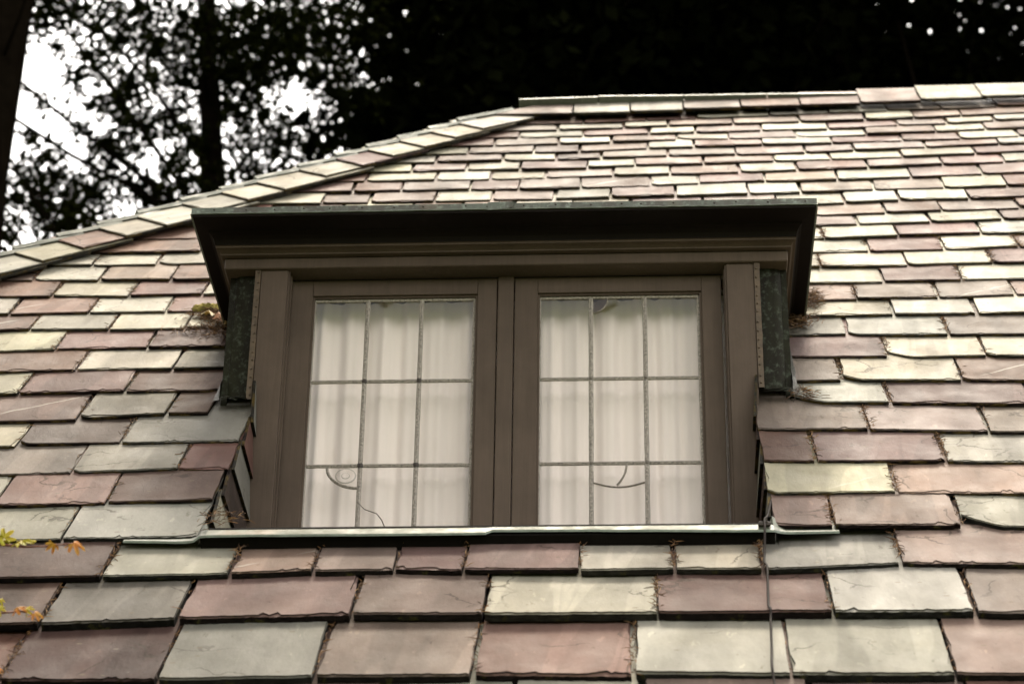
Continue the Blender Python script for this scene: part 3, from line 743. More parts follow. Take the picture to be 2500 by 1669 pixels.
mb = MB(); mb.box(-0.812, 0.803, -0.012, 0.058, 0.440, 0.474, bev=0.0025); mb.build('frieze_board', [WOOD], dormer)
for s in (-1, 1):
    a, b = sorted((s * 0.627, s * 0.7055))
    mb = MB(); mb.box(a, b, 0.0, 0.055, -0.56, 0.4395, bev=0.002)
    mb.build('casing', [WOOD], dormer)
    # stop beads in the reveal
    a, b = sorted((s * 0.6265, s * 0.6190))
    mb = MB(); mb.box(a, b, 0.028, 0.044, -0.56, 0.4390, bev=0.0015); mb.box(*sorted((s * 0.6265, s * 0.6225)), 0.006, 0.016, -0.56, 0.439)
    mb.build('stop_bead', [WOOD], dormer)
    # bronze strip with nails
    a, b = sorted((s * 0.7060, s * 0.7215))
    mb = MB(); z0 = 0.018 if s < 0 else 0.036
    st = []
    nseg = 24
    for i in range(nseg + 1):
        z = z0 + (0.4385 - z0) * i / nseg
        st.append((a + 0.0007 * nz(z * 30, s), b + 0.0016 * nz(z * 22, s + 4), z, -0.004 + 0.001 * nz(z * 18, 8)))
    for (x0, x1, z, y), (x0b, x1b, zb, y2) in zip(st, st[1:]):
        mb.add([(x0, y, z), (x1, y, z), (x1b, y2, zb), (x0b, y2, zb), (x0, 0.02, z), (x1, 0.02, z), (x1b, 0.02, zb), (x0b, 0.02, zb)],
               [(0, 1, 2, 3), (0, 3, 7, 4), (1, 5, 6, 2)])
    strip = mb.build('bronze_strip', [BRASS], dormer)
    mb = MB()
    for i in range(15):
        z = z0 + 0.012 + i * 0.0285 + rng.uniform(-.004, .004)
        if z > 0.432: continue
        x = s * 0.7115 + rng.uniform(-.001, .001)
        mb.tube([(x, -0.003, z), (x, -0.0065, z), (x, -0.0078, z)], [0.0030, 0.0028, 0.0012], 7)
    tag(mb.build('nail_row', [BRASS], strip), kind='stuff')
    # copper sheet wrapped on the corner post
    mb = MB()
    nseg, nw = 30, 5
    xa, xb = s * 0.7220, s * 0.7830
    zb0 = 0.045 if s < 0 else 0.050
    grid = []
    for i in range(nseg + 1):
        z = zb0 + (0.4395 - zb0) * i / nseg
        for j in range(nw + 1):
            f = j / nw
            y = 0.030 + 0.0022 * nz(z * 9, f * 3, s) + 0.010 * (f ** 6)
            grid.append((xa + (xb - xa) * f, y, z + (0.004 * nz(f * 6, s * 3) if i == 0 else 0)))
    fc = [(i * (nw + 1) + j, i * (nw + 1) + j + 1, (i + 1) * (nw + 1) + j + 1, (i + 1) * (nw + 1) + j) for i in range(nseg) for j in range(nw)]
    if s < 0: fc = [tuple(reversed(f)) for f in fc]
    mb.add(grid, fc)
    mb.build('corner_flashing', [COPPER], dormer, smooth=True)
    # crumpled foot of the copper
    mb = MB()
    for q in range(3):
        xs0, xs1 = xa - s * 0.004, xb + s * 0.014
        z = zb0 - 0.004 - q * 0.010
        ring = []
        for j in range(9):
            f = j / 8
            ring.append(Vector((xs0 + (xs1 - xs0) * f, 0.020 - q * 0.012 + 0.006 * nz(f * 5, q * 3.3, s), z + 0.005 * nz(f * 4, q * 7.1, s + 2))))
        low = [p + Vector((0.003 * nz(i, q), -0.016, -0.010 + 0.004 * nz(i * 0.9, q + s * 5))) for i, p in enumerate(ring)]
        mb.add(ring + low, [((i, i + 1, 9 + i + 1, 9 + i)) for i in range(8)])
    mb.build('crumpled_flashing', [COPPER], dormer)
    # cheek
    a, b = sorted((s * 0.7835, s * 0.8000))
    mb = MB()
    prof = [(0.040, -0.02), (0.040, 0.50), (0.60, 0.50), (0.60, 0.46), (0.04 + 0.02, -0.06)]
    v = [(a, y, z) for y, z in prof] + [(b, y, z) for y, z in prof]
    n = len(prof)
    mb.add(v, [tuple(range(n)), tuple(reversed(range(n, 2 * n)))] + [(i, n + i, n + (i + 1) % n, (i + 1) % n) for i in range(n)])
    mb.build('cheek', [COPPER], dormer)
    # step flashing against the slates
    mb = MB()
    pts = []
    for i in range(14):
        y = 0.02 + i * 0.036
        z = y * math.tan(PITCH)
        pts.append((y, z))
    for (y, z), (y2, z2) in zip(pts, pts[1:]):
        xo = s * 0.8015; xw = s * (0.818 + 0.003 * nz(y * 20, s))
        mb.add([(xo, y, z + 0.055), (xo, y2, z2 + 0.055), (xo, y2, z2 + 0.006), (xo, y, z + 0.006), (xw, y, z + 0.004), (xw, y2, z2 + 0.004)],
               [(0, 1, 2, 3), (3, 2, 5, 4)])
    mb.build('step_flashing', [COPPER], dormer)

# cornice: one profile swept along left side, front and right side
PROF = [(0.0, 0.4745), (0.018, 0.4745), (0.0185, 0.4790), (0.024, 0.4815), (0.030, 0.4835), (0.043, 0.4845), (0.0435, 0.4890), (0.047, 0.4900), (0.049, 0.4960),
        (0.054, 0.5050), (0.064, 0.5120), (0.080, 0.5150), (0.0805, 0.5180), (0.150, 0.5195), (0.1535, 0.5200), (0.1540, 0.5330)]
SIDE = 0.47
mb = MB()
ring = []
for d, z in PROF:
    xs = 0.808 + d * SIDE
    ring.append([(-xs - 0.004, 0.62, z), (-xs - 0.004, -0.012 - d, z), (xs - 0.004, -0.012 - d, z), (xs - 0.004, 0.62, z)])
vv = [p for rg in ring for p in rg]
ff = []
for i in range(len(PROF) - 1):
    for j in range(3):
        ff.append((i * 4 + j, (i + 1) * 4 + j, (i + 1) * 4 + j + 1, i * 4 + j + 1))
mb.add(vv, ff)
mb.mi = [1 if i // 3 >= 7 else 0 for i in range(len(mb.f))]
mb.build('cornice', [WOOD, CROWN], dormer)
# core that closes the cornice off above
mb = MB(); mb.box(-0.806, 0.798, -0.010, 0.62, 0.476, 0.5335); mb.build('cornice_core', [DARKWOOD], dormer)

# copper drip edge along the top of the cornice, wavy and nailed
XL, XR, YF = -0.888, 0.880, -0.1685
def edge_run(pts, inward):
    m = MB(); n = len(pts)
    for i, (x, y) in enumerate(pts):
        ix, iy = inward[i]
        w = 0.0016 * nz(x * 7, y * 7) + 0.0008 * nz(x * 23, y * 23, 4)
        zt, zb = 0.5480 + 0.4 * w, 0.5265 + w
        m.v += [(x + ix * .016, y + iy * .016, zt + .001), (x, y, zt), (x - ix * .0005, y - iy * .0005, zb + .003), (x - ix * .0035, y - iy * .0035, zb), (x + ix * .0015, y + iy * .0015, zb - .0005), (x + ix * .004, y + iy * .004, zb + .004)]
    for i in range(n - 1):
        for k in range(5):
            m.f.append((i * 6 + k, i * 6 + k + 1, (i + 1) * 6 + k + 1, (i + 1) * 6 + k)); m.mi.append(1 if k in (2, 3) else 0)
    return m
HEM = simple('pale_lit_copper_hem', (0.17, 0.20, 0.17), 0.5, 0.1, 0.3, 40)  # pale lip; the hem's lit edge is put into its colour
pts, inw = [], []
for i in range(13): pts.append((XL, 0.56 - (0.56 - YF) * i / 13)); inw.append((1, 0))
pts.append((XL, YF)); inw.append((0.7, 0.7))
for i in range(1, 70): pts.append((XL + (XR - XL) * i / 70, YF + 0.0012 * nz(i * 0.35, 3))); inw.append((0, 1))
pts.append((XR, YF)); inw.append((-0.7, 0.7))
for i in range(1, 14): pts.append((XR, YF + (0.56 - YF) * i / 13)); inw.append((-1, 0))
drip = edge_run(pts, inw).build('copper_drip_edge', [COPPER_EDGE, HEM], dormer)
mb = MB()
for i in range(20):
    x = XL + 0.06 + i * 0.088 + rng.uniform(-.02, .02)
    z = 0.5385 + rng.uniform(-.002, .002)
    mb.tube([(x, YF + .002, z), (x, YF - .0022, z), (x, YF - .0032, z)], [0.0030, 0.0026, 0.0010], 7)
tag(mb.build('nail_row', [DARKWOOD], drip), kind='stuff')
# lapped seam with a torn corner
mb = MB()
mb.add([(0.005, YF - .0035, .5265), (0.030, YF - .0060, .5330), (0.032, YF - .0050, .5500), (-0.045, YF - .0030, .5495), (-0.045, YF - .0035, .5235), (0.020, YF - .012, .5520), (0.034, YF - .010, .5470)],
       [(4, 0, 1, 2, 3), (2, 6, 5), (1, 6, 2)])
mb.build('torn_seam', [COPPER_EDGE], drip)
mb = MB(); mb.add([(XL + .01, YF + .01, .5470), (XR - .01, YF + .01, .5470), (XR - .01, .62, .552), (XL + .01, .62, .552), (XL + .01, YF + .01, .534), (XR - .01, YF + .01, .534), (XR - .01, .62, .534), (XL + .01, .62, .534)],
               [(0, 1, 2, 3), (7, 6, 5, 4), (0, 4, 5, 1), (1, 5, 6, 2), (3, 2, 6, 7), (0, 3, 7, 4)])
mb.build('copper_roof_sheet', [COPPER_EDGE], dormer)

# mullion between the sashes
mb = MB(); mb.box(-0.0255, 0.0200, 0.050, 0.095, -0.52, 0.4395, bev=0.002); mb.build('mullion', [WOOD], dormer)
mb = MB(); mb.box(-0.626, 0.626, 0.062, 0.12, 0.425, 0.4395); mb.build('head_lining', [WOOD], dormer)

def pane_mat(name, tint):
    t = NT(name)
    tr = t.n.new('ShaderNodeBsdfTransparent'); tr.inputs[0].default_value = (*tint, 1)
    gl = t.n.new('ShaderNodeBsdfGlossy'); gl.inputs['Roughness'].default_value = 0.03
    lw = t.n.new('ShaderNodeLayerWeight'); lw.inputs[0].default_value = 0.5
    fr = t.math('MULTIPLY_ADD', t.math('POWER', lw.outputs['Facing'], 5.0), 0.90, 0.022)
    nb = t.bump(t.noise(t.tc.outputs['Object'], 7, 2), 0.05, 0.01)
    t.l.new(nb, gl.inputs['Normal'])
    mx = t.n.new('ShaderNodeMixShader')
    t.l.new(fr, mx.inputs[0]); t.l.new(tr.outputs[0], mx.inputs[1]); t.l.new(gl.outputs[0], mx.inputs[2])
    t.l.new(mx.outputs[0], t.out.inputs[0])
    return t.m
GLASS = pane_mat('clear_old_glass', (0.96, 0.95, 0.93))
GLASS_DARK = pane_mat('smoky_glass', (0.42, 0.38, 0.40))

def make_sash(x0, x1, gx, left):
    """x0,x1 outer; gx = [glass left, came, came, glass right]"""
    mb = MB()
    il, ir = gx[0] - 0.004, gx[3] + 0.009
    zt, zb, rt, rb = 0.4325, -0.50, 0.3855, -0.44
    mb.box(x0, il, 0.055, 0.092, zb, zt, bev=0.0015)
    mb.box(ir, x1, 0.055, 0.092, zb, zt, bev=0.0015)
    mb.box(il + .0006, ir - .0006, 0.0553, 0.092, rt, zt, bev=0.0012)
    mb.box(il + .0006, ir - .0006, 0.0553, 0.092, zb, rb, bev=0.0012)
    sash = mb.build('sash', [WOOD], dormer)
    # inner bead
    mb = MB()
    for (a, b, c, d) in ((il, il + .006, rb, rt), (ir - .006, ir, rb, rt), (il + .006, ir - .006, rt - .005, rt)):
        mb.box(a, b, 0.0635, 0.080, c, d)
    mb.build('glazing_bead', [WOOD], sash)
    zs = [rb, -0.1550, 0.1115, 0.3775]
    for i in range(3):
        for j in range(3):
            mb = MB(); q = 0.0015
            mb.box(gx[i] + q, gx[i + 1] - q, 0.0750, 0.0775, zs[j] + q, zs[j + 1] - q)
            mb.build('pane', [GLASS], sash)
    def came(pts, w=0.0062, nm='lead_came', h=0.0045):
        m = MB()
        # flat H-section face: bevelled strip following pts
        P = [Vector((x, 0, z)) for x, z in pts]
        base = len(m.v)
        for i, p in enumerate(P):
            d = (P[min(i + 1, len(P) - 1)] - P[max(i - 1, 0)]).normalized()
            s_ = Vector((d.z, 0, -d.x))
            j = 1 + 0.12 * nz(p.x * 60, p.z * 60, 2)
            for off, y in ((-1, 0.0745), (-0.82, 0.0712), (-0.12, 0.0695), (0.0, 0.0706), (0.12, 0.0695), (0.82, 0.0712), (1, 0.0745)):
                c = p + s_ * off * w * j
                m.v.append((c.x, y + 0.0006 * nz(p.x * 45 + off, p.z * 45), c.z))
        for i in range(len(P) - 1):
            for k in range(6):
                m.f.append((base + i * 7 + k, base + i * 7 + k + 1, base + (i + 1) * 7 + k + 1, base + (i + 1) * 7 + k)); m.mi.append(0)
        return m.build(nm, [LEAD], sash)
    line = lambda a, b, n=24: [(a[0] + (b[0] - a[0]) * i / n, a[1] + (b[1] - a[1]) * i / n) for i in range(n + 1)]
    for x in (gx[1], gx[2]): came(line((x, rb), (x, zs[3])), 0.0068)
    for z in (zs[1], zs[2]): came(line((gx[0], z), (gx[3], z)), 0.0056)
    for x in (gx[0], gx[3]): came(line((x, rb), (x, zs[3])), 0.0050)
    came(line((gx[0], zs[3]), (gx[3], zs[3])), 0.0050)
    # soldered crossings
    SOL = simple('dark_solder_' + ('l' if left else 'r'), (0.045, 0.036, 0.032) if left else (0.15, 0.13, 0.11), 0.55, 0.2, 0.3, 120)
    for x in (gx[1], gx[2]):
        for z in (zs[1], zs[2]):
            m = MB()
            rr = 0.0115 if left else 0.0085
            rim = [(x + rr * (0.8 + 0.35 * nz(k * 1.7, x * 40, z * 40)) * math.cos(k * math.pi / 5), 0.0705, z + rr * (0.8 + 0.35 * nz(k * 1.7, z * 40)) * math.sin(k * math.pi / 5)) for k in range(10)]
            m.add(rim + [(x, 0.0665, z)], [(k, (k + 1) % 10, 10) for k in range(10)])
            m.build('solder_joint', [SOL], sash)
    return sash, came, gx, zs

sash, came, gx, zs = make_sash(-0.6225, -0.0285, [-0.556, -0.4010, -0.2455, -0.0930], True)
# quarter round repair lead in the lower left light, with a bull's eye
arc = [(-0.403 - 0.090 * math.sin(a) * (1.0), -0.160 - 0.064 * math.cos(a)) for a in [i * (math.pi / 2) / 14 for i in range(15)]]
came([(x, z) for x, z in arc], 0.0042, 'repair_lead')
mb = MB()
for rr, y in ((0.030, 0.0735), (0.012, 0.0722)):
    n = 20
    ring1 = [(-0.440 + rr * math.cos(2 * math.pi * k / n), y, -0.186 + rr * 0.8 * math.sin(2 * math.pi * k / n)) for k in range(n)]
    ring2 = [(-0.440 + rr * .85 * math.cos(2 * math.pi * k / n), y - .0012, -0.186 + rr * 0.68 * math.sin(2 * math.pi * k / n)) for k in range(n)]
    mb.add(ring1 + ring2, [(k, (k + 1) % n, n + (k + 1) % n, n + k) for k in range(n)])
mb.build('bulls_eye', [simple('milky_glass', (0.42, 0.38, 0.34), 0.3, 0, 0.1, 30)], sash)
sash, came, gx, zs = make_sash(0.0230, 0.6130, [0.0930, 0.2405, 0.3945, 0.5480], False)
came([(0.244 + 0.146 * i / 16, -0.214 - 0.015 * math.sin(math.pi * i / 16)) for i in range(17)], 0.0022, 'repair_lead')
came([(0.338 - 0.028 * (i / 12) ** 2.0, -0.158 - 0.066 * i / 12) for i in range(13)], 0.0030, 'repair_lead')
came([(0.2445 + 0.044 * math.sin(a) ** 1.0, 0.326 + 0.048 * (1 - math.cos(a))) for a in [i * (math.pi / 2) / 10 for i in range(11)]], 0.0022, 'repair_lead')
mb = MB()
cor = [(0.2445 + 0.042 * math.sin(a), 0.0742, 0.328 + 0.046 * (1 - math.cos(a))) for a in [i * (math.pi / 2) / 10 for i in range(11)]]
mb.add([(0.2445, 0.0742, 0.374)] + cor, [tuple(range(12))])
tag(mb.build('smoky_corner_pane', [GLASS_DARK], sash), 'dark smoky corner of glass behind a curved lead')

# dark lining of the room behind the curtains
mb = MB()
mb.box(-0.70, 0.70, 0.42, 0.44, -0.75, 0.47)
mb.box(-0.70, -0.69, 0.095, 0.42, -0.75, 0.47); mb.box(0.69, 0.70, 0.095, 0.42, -0.75, 0.47)
mb.box(-0.69, 0.69, 0.095, 0.42, -0.76, -0.75); mb.box(-0.69, 0.69, 0.125, 0.42, 0.44, 0.47)
mb.build('room_lining', [simple('room_plaster', (0.35, 0.31, 0.27), 0.9, 0, 0.1, 10)], dormer)

# the recess in front of the casements: copper pan, side cheeks hung with slates
mb = MB()
mb.add([(-0.69, 0.06, -0.47), (0.69, 0.06, -0.47), (0.69, -0.53, -0.655), (-0.69, -0.53, -0.655)], [(0, 3, 2, 1)])
mb.build('recess_pan', [COPPER], dormer)
mb = MB(); mb.box(-0.626, 0.626, 0.01, 0.06, -0.56, -0.455, bev=0.003); mb.build('window_sill', [WOOD], dormer)
for s in (-1, 1):
    X = s * 0.7035
    mb = MB()
    mb.add([(X, 0.10, 0.05), (X, 0.10, -0.62), (X, -0.60, -0.72), (X, 0.02, -0.015)], [(0, 1, 2, 3)])
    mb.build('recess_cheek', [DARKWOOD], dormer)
    zl = [-0.085, -0.215, -0.345, -0.475, -0.605]
    cc = ['g', 'p', 'g', 'd', 'g', 'p']
    for i, z in enumerate(zl):
        y0 = z / math.tan(PITCH) + 0.012
        h = 0.160
        y1 = -0.004
        if y1 - y0 < 0.02: continue
        x = s * 0.700
        sl = (z - 0.02, 0.012)
        xo = x - s * 0.016
        ytop = min(y1, (z + h) / math.tan(PITCH) + 0.012)
        mb = MB()
        out = [(xo, y0, z), (xo, y1, z - 0.015), (x - s * .004, y1, z + h), (x - s * .004, min(ytop, y1 - .003), z + h)]
        inn = [(xx + s * 0.008, y, zz) for xx, y, zz in out]
        mb.add(out + inn, [(0, 1, 2, 3), (7, 6, 5, 4), (0, 4, 5, 1), (1, 5, 6, 2), (2, 6, 7, 3), (3, 7, 4, 0)])
        mb.mi = [0, 1, 1, 1, 1, 1]
        mb.build('cheek_slate', [SLATE[cc[i]], EDGE[cc[i]]], dormer)

# copper apron at the foot of the recess, lapping over the slates; built on the roof plane
apron_root = Matrix.Rotation(PITCH, 3, 'X')
mb = MB(); NU = 110; sec = 6
for i in range(NU + 1):
    u = -0.884 + (0.850 + 0.884) * i / NU
    tl_ = max(0.0, min(1.0, (abs(u + 0.0) - 0.690) / 0.025)) if abs(u) > 0.69 else 0.0
    w = 0.0045 * nz(u * 4.5, 1.3) + 0.002 * nz(u * 17, 5.1)
    if u < 0:
        vt, vb = -0.902 + 0.020 * tl_, -0.932 + w * 0.5 + 0.012 * tl_
    else:
        vt, vb = -0.899 + 0.030 * tl_, -0.918 + w * 0.7 - 0.012 * max(0.0, min(1.0, (u - 0.25) / 0.35)) + 0.024 * tl_
    tip = min(1.0, (u + 0.884) / 0.12) if u < -0.7 else min(1.0, (0.850 - u) / 0.05 + 0.55)
    if u < -0.7: vb = vb + (1 - tip) * 0.006 - 0.010
    zt = 0.016 * (1 - tl_) - 0.012 * tl_
    zb = 0.017 * (1 - tl_) + 0.001 * tl_ + 0.0015 * nz(u * 6, 9)
    prof = [(vt + 0.07, zt - 0.055 if not tl_ else zt - 0.006), (vt + 0.004, zt - 0.001), (vt, zt), (vb, zb), (vb - 0.003, zb - 0.005), (vb + 0.010, zb - 0.008)]
    for (v_, z_) in prof:
        p = apron_root @ Vector((u, v_, z_)); mb.v.append(tuple(p))
for i in range(NU):
    for k in range(sec - 1):
        mb.f.append((i * sec + k, i * sec + k + 1, (i + 1) * sec + k + 1, (i + 1) * sec + k)); mb.mi.append(1 if k >= 3 else 0)
apron = mb.build('copper_apron', [COPPER_APRON, HEM], dormer)
mb = MB()
bq = []
for u in (-0.695, 0.695):
    bq += [tuple(apron_root @ Vector((u, v_, z_))) for v_, z_ in ((-0.925, -0.10), (-0.925, 0.006), (-0.86, 0.004), (-0.86, -0.10))]
mb.add(bq, [(0, 1, 2, 3), (7, 6, 5, 4), (0, 4, 5, 1), (1, 5, 6, 2), (2, 6, 7, 3), (3, 7, 4, 0)])
mb.build('apron_shade_filler', [UNDERLAY], dormer)  # closes the gap below the apron, black to stand in for the shade there

# ================================================================ curtains
def cloth():
    t = NT('white_curtain_cloth')
    co = t.tc.outputs['Object']
    n = t.noise(t.map(co, (3, 3, 1)), 3, 3)
    c = t.mix(1.0, (0.95, 0.885, 0.875), t.ramp(n, [(0.3, 0.96), (0.7, 1.03)]), 'MULTIPLY')
    w = t.noise(t.map(co, (400, 400, 400)), 2, 2)
    t.set(color=c, rough=0.95, spec=0.1, normal=t.bump(w, 0.1, 0.0006))
    return t.m
CLOTH = cloth()
def curtain(x0, x1, ph, label):
    NX, NZ = 160, 20
    v = []
    for k in range(NZ + 1):
        z = -0.50 + 0.92 * k / NZ
        pin = 0.55 + 0.45 * (1 - k / NZ)
        for i in range(NX + 1):
            f = i / NX
            x = x0 + (x1 - x0) * f
            xx = x + 0.003 * nz(x * 6, z * 0.8, ph)
            w_ = xx + 0.010 * nz(xx * 7, 0.0, ph)
            y = 0.150 + 0.008 * math.sin(w_ * 74 + ph) + 0.010 * abs(math.sin(w_ * 29 + ph * 2.0)) + 0.003 * math.sin(w_ * 181 + ph * 3)
            v.append((xx, y, z))
    f = [(k * (NX + 1) + i, k * (NX + 1) + i + 1, (k + 1) * (NX + 1) + i + 1, (k + 1) * (NX + 1) + i) for k in range(NZ) for i in range(NX)]
    o = mesh_obj('curtain', v, f, [CLOTH], None, None, True, (0, 0, BASE_Z))
    return tag(o, label, 'curtain', 'white curtains behind the leaded casements')
curtain(-0.66, -0.005, 0.3, 'white pleated curtain behind the left leaded casement')
curtain(0.005, 0.66, 2.1, 'white pleated curtain behind the right leaded casement')

# ================================================================ cable
def roofp(u, v, z=0.0):
    p = apron_root @ Vector((u, v, z))
    return Vector((p.x, p.y, p.z + BASE_Z))
ctl = [(0.702, -0.56, -0.06), (0.700, -0.67, -0.014), (0.682, -0.83, 0.010), (0.671, -0.905, 0.034), (0.668, -0.96, 0.032), (0.664, -1.029, 0.012), (0.660, -1.09, 0.006), (0.664, -1.13, 0.012), (0.661, -1.212, 0.006), (0.657, -1.32, 0.004), (0.659, -1.36, 0.014), (0.657, -1.40, 0.006), (0.651, -1.546, 0.002), (0.646, -1.64, 0.014), (0.648, -1.716, 0.004), (0.650, -1.98, 0.006), (0.655, -2.32, 0.01)]
fine = []
for a, b, c, d in zip([ctl[0]] + ctl, ctl, ctl[1:], ctl[2:] + [ctl[-1]]):
    for q in range(5):
        t_ = q / 5
        fine.append(tuple(0.5 * ((2 * b[i]) + (-a[i] + c[i]) * t_ + (2 * a[i] - 5 * b[i] + 4 * c[i] - d[i]) * t_ ** 2 + (-a[i] + 3 * b[i] - 3 * c[i] + d[i]) * t_ ** 3) for i in range(3)))
cab = empty('cable', roofp(0.671, -0.91, 0.024))
tag(cab, 'thin grey-brown cable running down the slates from the right end of the copper apron', 'cable')
o0 = Vector(cab.location)
mb = MB(); mb.tube([roofp(*p) - o0 for p in fine], 0.0029, 8)
mb.build('wire', [CABLE], cab, smooth=True)
mb = MB()
mb.tube([roofp(0.668, -0.910, 0.024) - o0, roofp(0.673, -0.910, 0.037) - o0, roofp(0.678, -0.910, 0.024) - o0], 0.0030, 6)
mb.box(-0.016, 0.014, -0.004, 0.006, -0.006, 0.004, bev=0.001)
mb.build('clip', [DARKWOOD], cab)

# ================================================================ dry needles in the joints and drifts by the dormer
mb = MB()
def needle(u, v, z, ang, ln, w=0.0011, lift=0.0):
    d = Vector((math.cos(ang), math.sin(ang), lift)).normalized()
    a = Vector((u, v, z)); b = a + d * ln
    c = a.lerp(b, 0.5) + Vector((rng.uniform(-1, 1), rng.uniform(-1, 1), rng.uniform(0, 1))) * ln * 0.10
    s_ = d.cross(Vector((0, 0, 1))).normalized() * w
    n_ = Vector((0, 0, w * 1.2))
    vs_ = [a - s_, a + s_, a + n_, c - s_, c + s_, c + n_, b]
    mb.add(vs_, [(0, 3, 5, 2), (2, 5, 4, 1), (0, 1, 4, 3), (3, 6, 5), (5, 6, 4), (3, 4, 6)])
for (u, v, e, k) in JOINTS:
    if k > 16: nn = rng.choice([0, 0, 4, 6])
    elif k <= 2: nn = int(46 * rng.choice([0.2, 0.6, 1.0, 1.4]))
    elif u > 0.5: nn = int(50 * rng.choice([0.1, 0.4, 1.0, 1.5]))
    else: nn = int(26 * rng.choice([0.3, 0.8, 1.5]))
    for _ in range(nn):
        f = rng.random() ** 0.9
        y = v + e * f
        z = -2.0 * row_t(k) * f * 0.47 + rng.uniform(-0.004, 0.0015)
        ang = math.pi / 2 + rng.gauss(0, 0.55) if rng.random() < 0.7 else rng.uniform(0, math.pi)
        if rng.random() < 0.5: ang += math.pi
        needle(u + rng.gauss(0, 0.0035 if k <= 2 else 0.0055), y, z, ang, rng.uniform(0.010, 0.030), lift=rng.uniform(-0.1, 0.25))
def drift(uc, vc, su, sv, n, zc=0.003, hh=0.018):
    for _ in range(n):
        gx_, gy_ = rng.gauss(0, 1), rng.gauss(0, 1)
        z = zc + hh * math.exp(-(gx_ * gx_ + gy_ * gy_)) * rng.random()
        needle(uc + gx_ * su, vc + gy_ * sv, z, rng.uniform(0, 6.28), rng.uniform(0.012, 0.04), lift=rng.uniform(-0.3, 0.6))
drift(-0.945, 0.80, 0.036, 0.024, 460); drift(-0.90, 0.72, 0.022, 0.040, 300); drift(-0.96, 0.655, 0.035, 0.02, 120); drift(-0.87, 0.62, 0.03, 0.03, 140)
drift(0.905, 0.87, 0.018, 0.04, 420); drift(0.85, 0.66, 0.024, 0.03, 340); drift(0.835, 0.03, 0.02, 0.02, 90)
drift(-0.66, -0.83, 0.03, 0.02, 60, 0.02, 0.02)
litter = mb.build('needle_litter', [NEEDLE])
litter.location = (0, 0, BASE_Z); litter.rotation_euler = (PITCH, 0, 0)
tag(litter, 'dry brown conifer needles caught in the slate joints and beside the dormer', 'needles', kind='stuff')

# moss lump under the left eave
def moss_mat():
    t = NT('yellow_moss'); co = t.tc.outputs['Object']
    n = t.noise(co, 60, 5, 0.7)
    c = t.ramp(n, [(0.35, (0.10, 0.085, 0.02)), (0.55, (0.26, 0.22, 0.06)), (0.7, (0.40, 0.33, 0.12))])
    t.set(color=c, rough=0.95, spec=0.1, normal=t.bump(n, 1.0, 0.01)); return t.m
mb = MB(); NA, NB = 22, 8
for j in range(NB + 1):
    for i in range(NA):
        a = 2 * math.pi * i / NA; f = j / NB
        rr = math.cos(f * math.pi / 2) * (1 + 0.35 * nz(math.cos(a) * 2, math.sin(a) * 2, f * 3))
        mb.v.append((0.055 * rr * math.cos(a), 0.022 * rr * math.sin(a), 0.022 * math.sin(f * math.pi / 2) * (1 + 0.4 * nz(i * .7, j * .9)) - 0.004))
for j in range(NB):
    for i in range(NA):
        mb.f.append((j * NA + i, j * NA + (i + 1) % NA, (j + 1) * NA + (i + 1) % NA, (j + 1) * NA + i)); mb.mi.append(0)
mo = mb.build('moss_clump', [moss_mat()], smooth=True)
mo.location = roofp(-0.955, 0.825, 0.010); mo.rotation_euler = (PITCH, 0, 0.1)
tag(mo, 'yellow-green moss clump on the slates under the left end of the dormer cornice', 'moss')

# ================================================================ dry twig caught at the casement
mb = MB()
mb.tube([(-0.402, 0.055, -0.275), (-0.380, 0.050, -0.300), (-0.345, 0.040, -0.318), (-0.330, 0.034, -0.340), (-0.312, 0.020, -0.385), (-0.300, 0.012, -0.452)], [0.0008, 0.0012, 0.0013, 0.0015, 0.0016, 0.0018], 6)
tw = mb.build('dry_twig', [simple('dry_twig_bark', (0.05, 0.03, 0.018), 0.8)], smooth=True, loc=(0, 0, BASE_Z))
tag(tw, 'thin bent dry twig leaning against the left casement', 'twig')

# ================================================================ leaves
def palm_leaf(mb, origin, size, fwd, nrm, lobes=5, curl=0.3, mi=0, deep=0.45):
    fwd = Vector(fwd).normalized(); nrm = Vector(nrm).normalized(); side = fwd.cross(nrm).normalized(); nrm = side.cross(fwd)
    pts = []
    N = lobes * 6
    span = R(250)
    for i in range(N + 1):
        a = -span / 2 + span * i / N
        ph = (i % 6) / 6.0
        w = abs(math.cos(math.pi * i / 6.0))
        main = 1.0 - 0.28 * abs(a) / (span / 2)
        rr = size * main * (deep + (1 - deep) * w ** 1.6) * (1 + 0.05 * rng.uniform(-1, 1))
        x, y = rr * math.sin(a), rr * math.cos(a)
        h = -curl * (x * x + y * y) / size + 0.05 * size * math.sin(i * 1.9)
        pts.append(Vector(origin) + side * x + fwd * y + nrm * h)
    c = Vector(origin) + fwd * size * 0.12
    th_ = nrm * 0.0004
    n = len(pts)
    mb.add([c + th_] + [p + th_ for p in pts] + [c - th_] + [p - th_ for p in pts],
           [(0, i, i + 1) for i in range(1, n)] + [(n + 1, n + 1 + i + 1, n + 1 + i) for i in range(1, n)], mi)

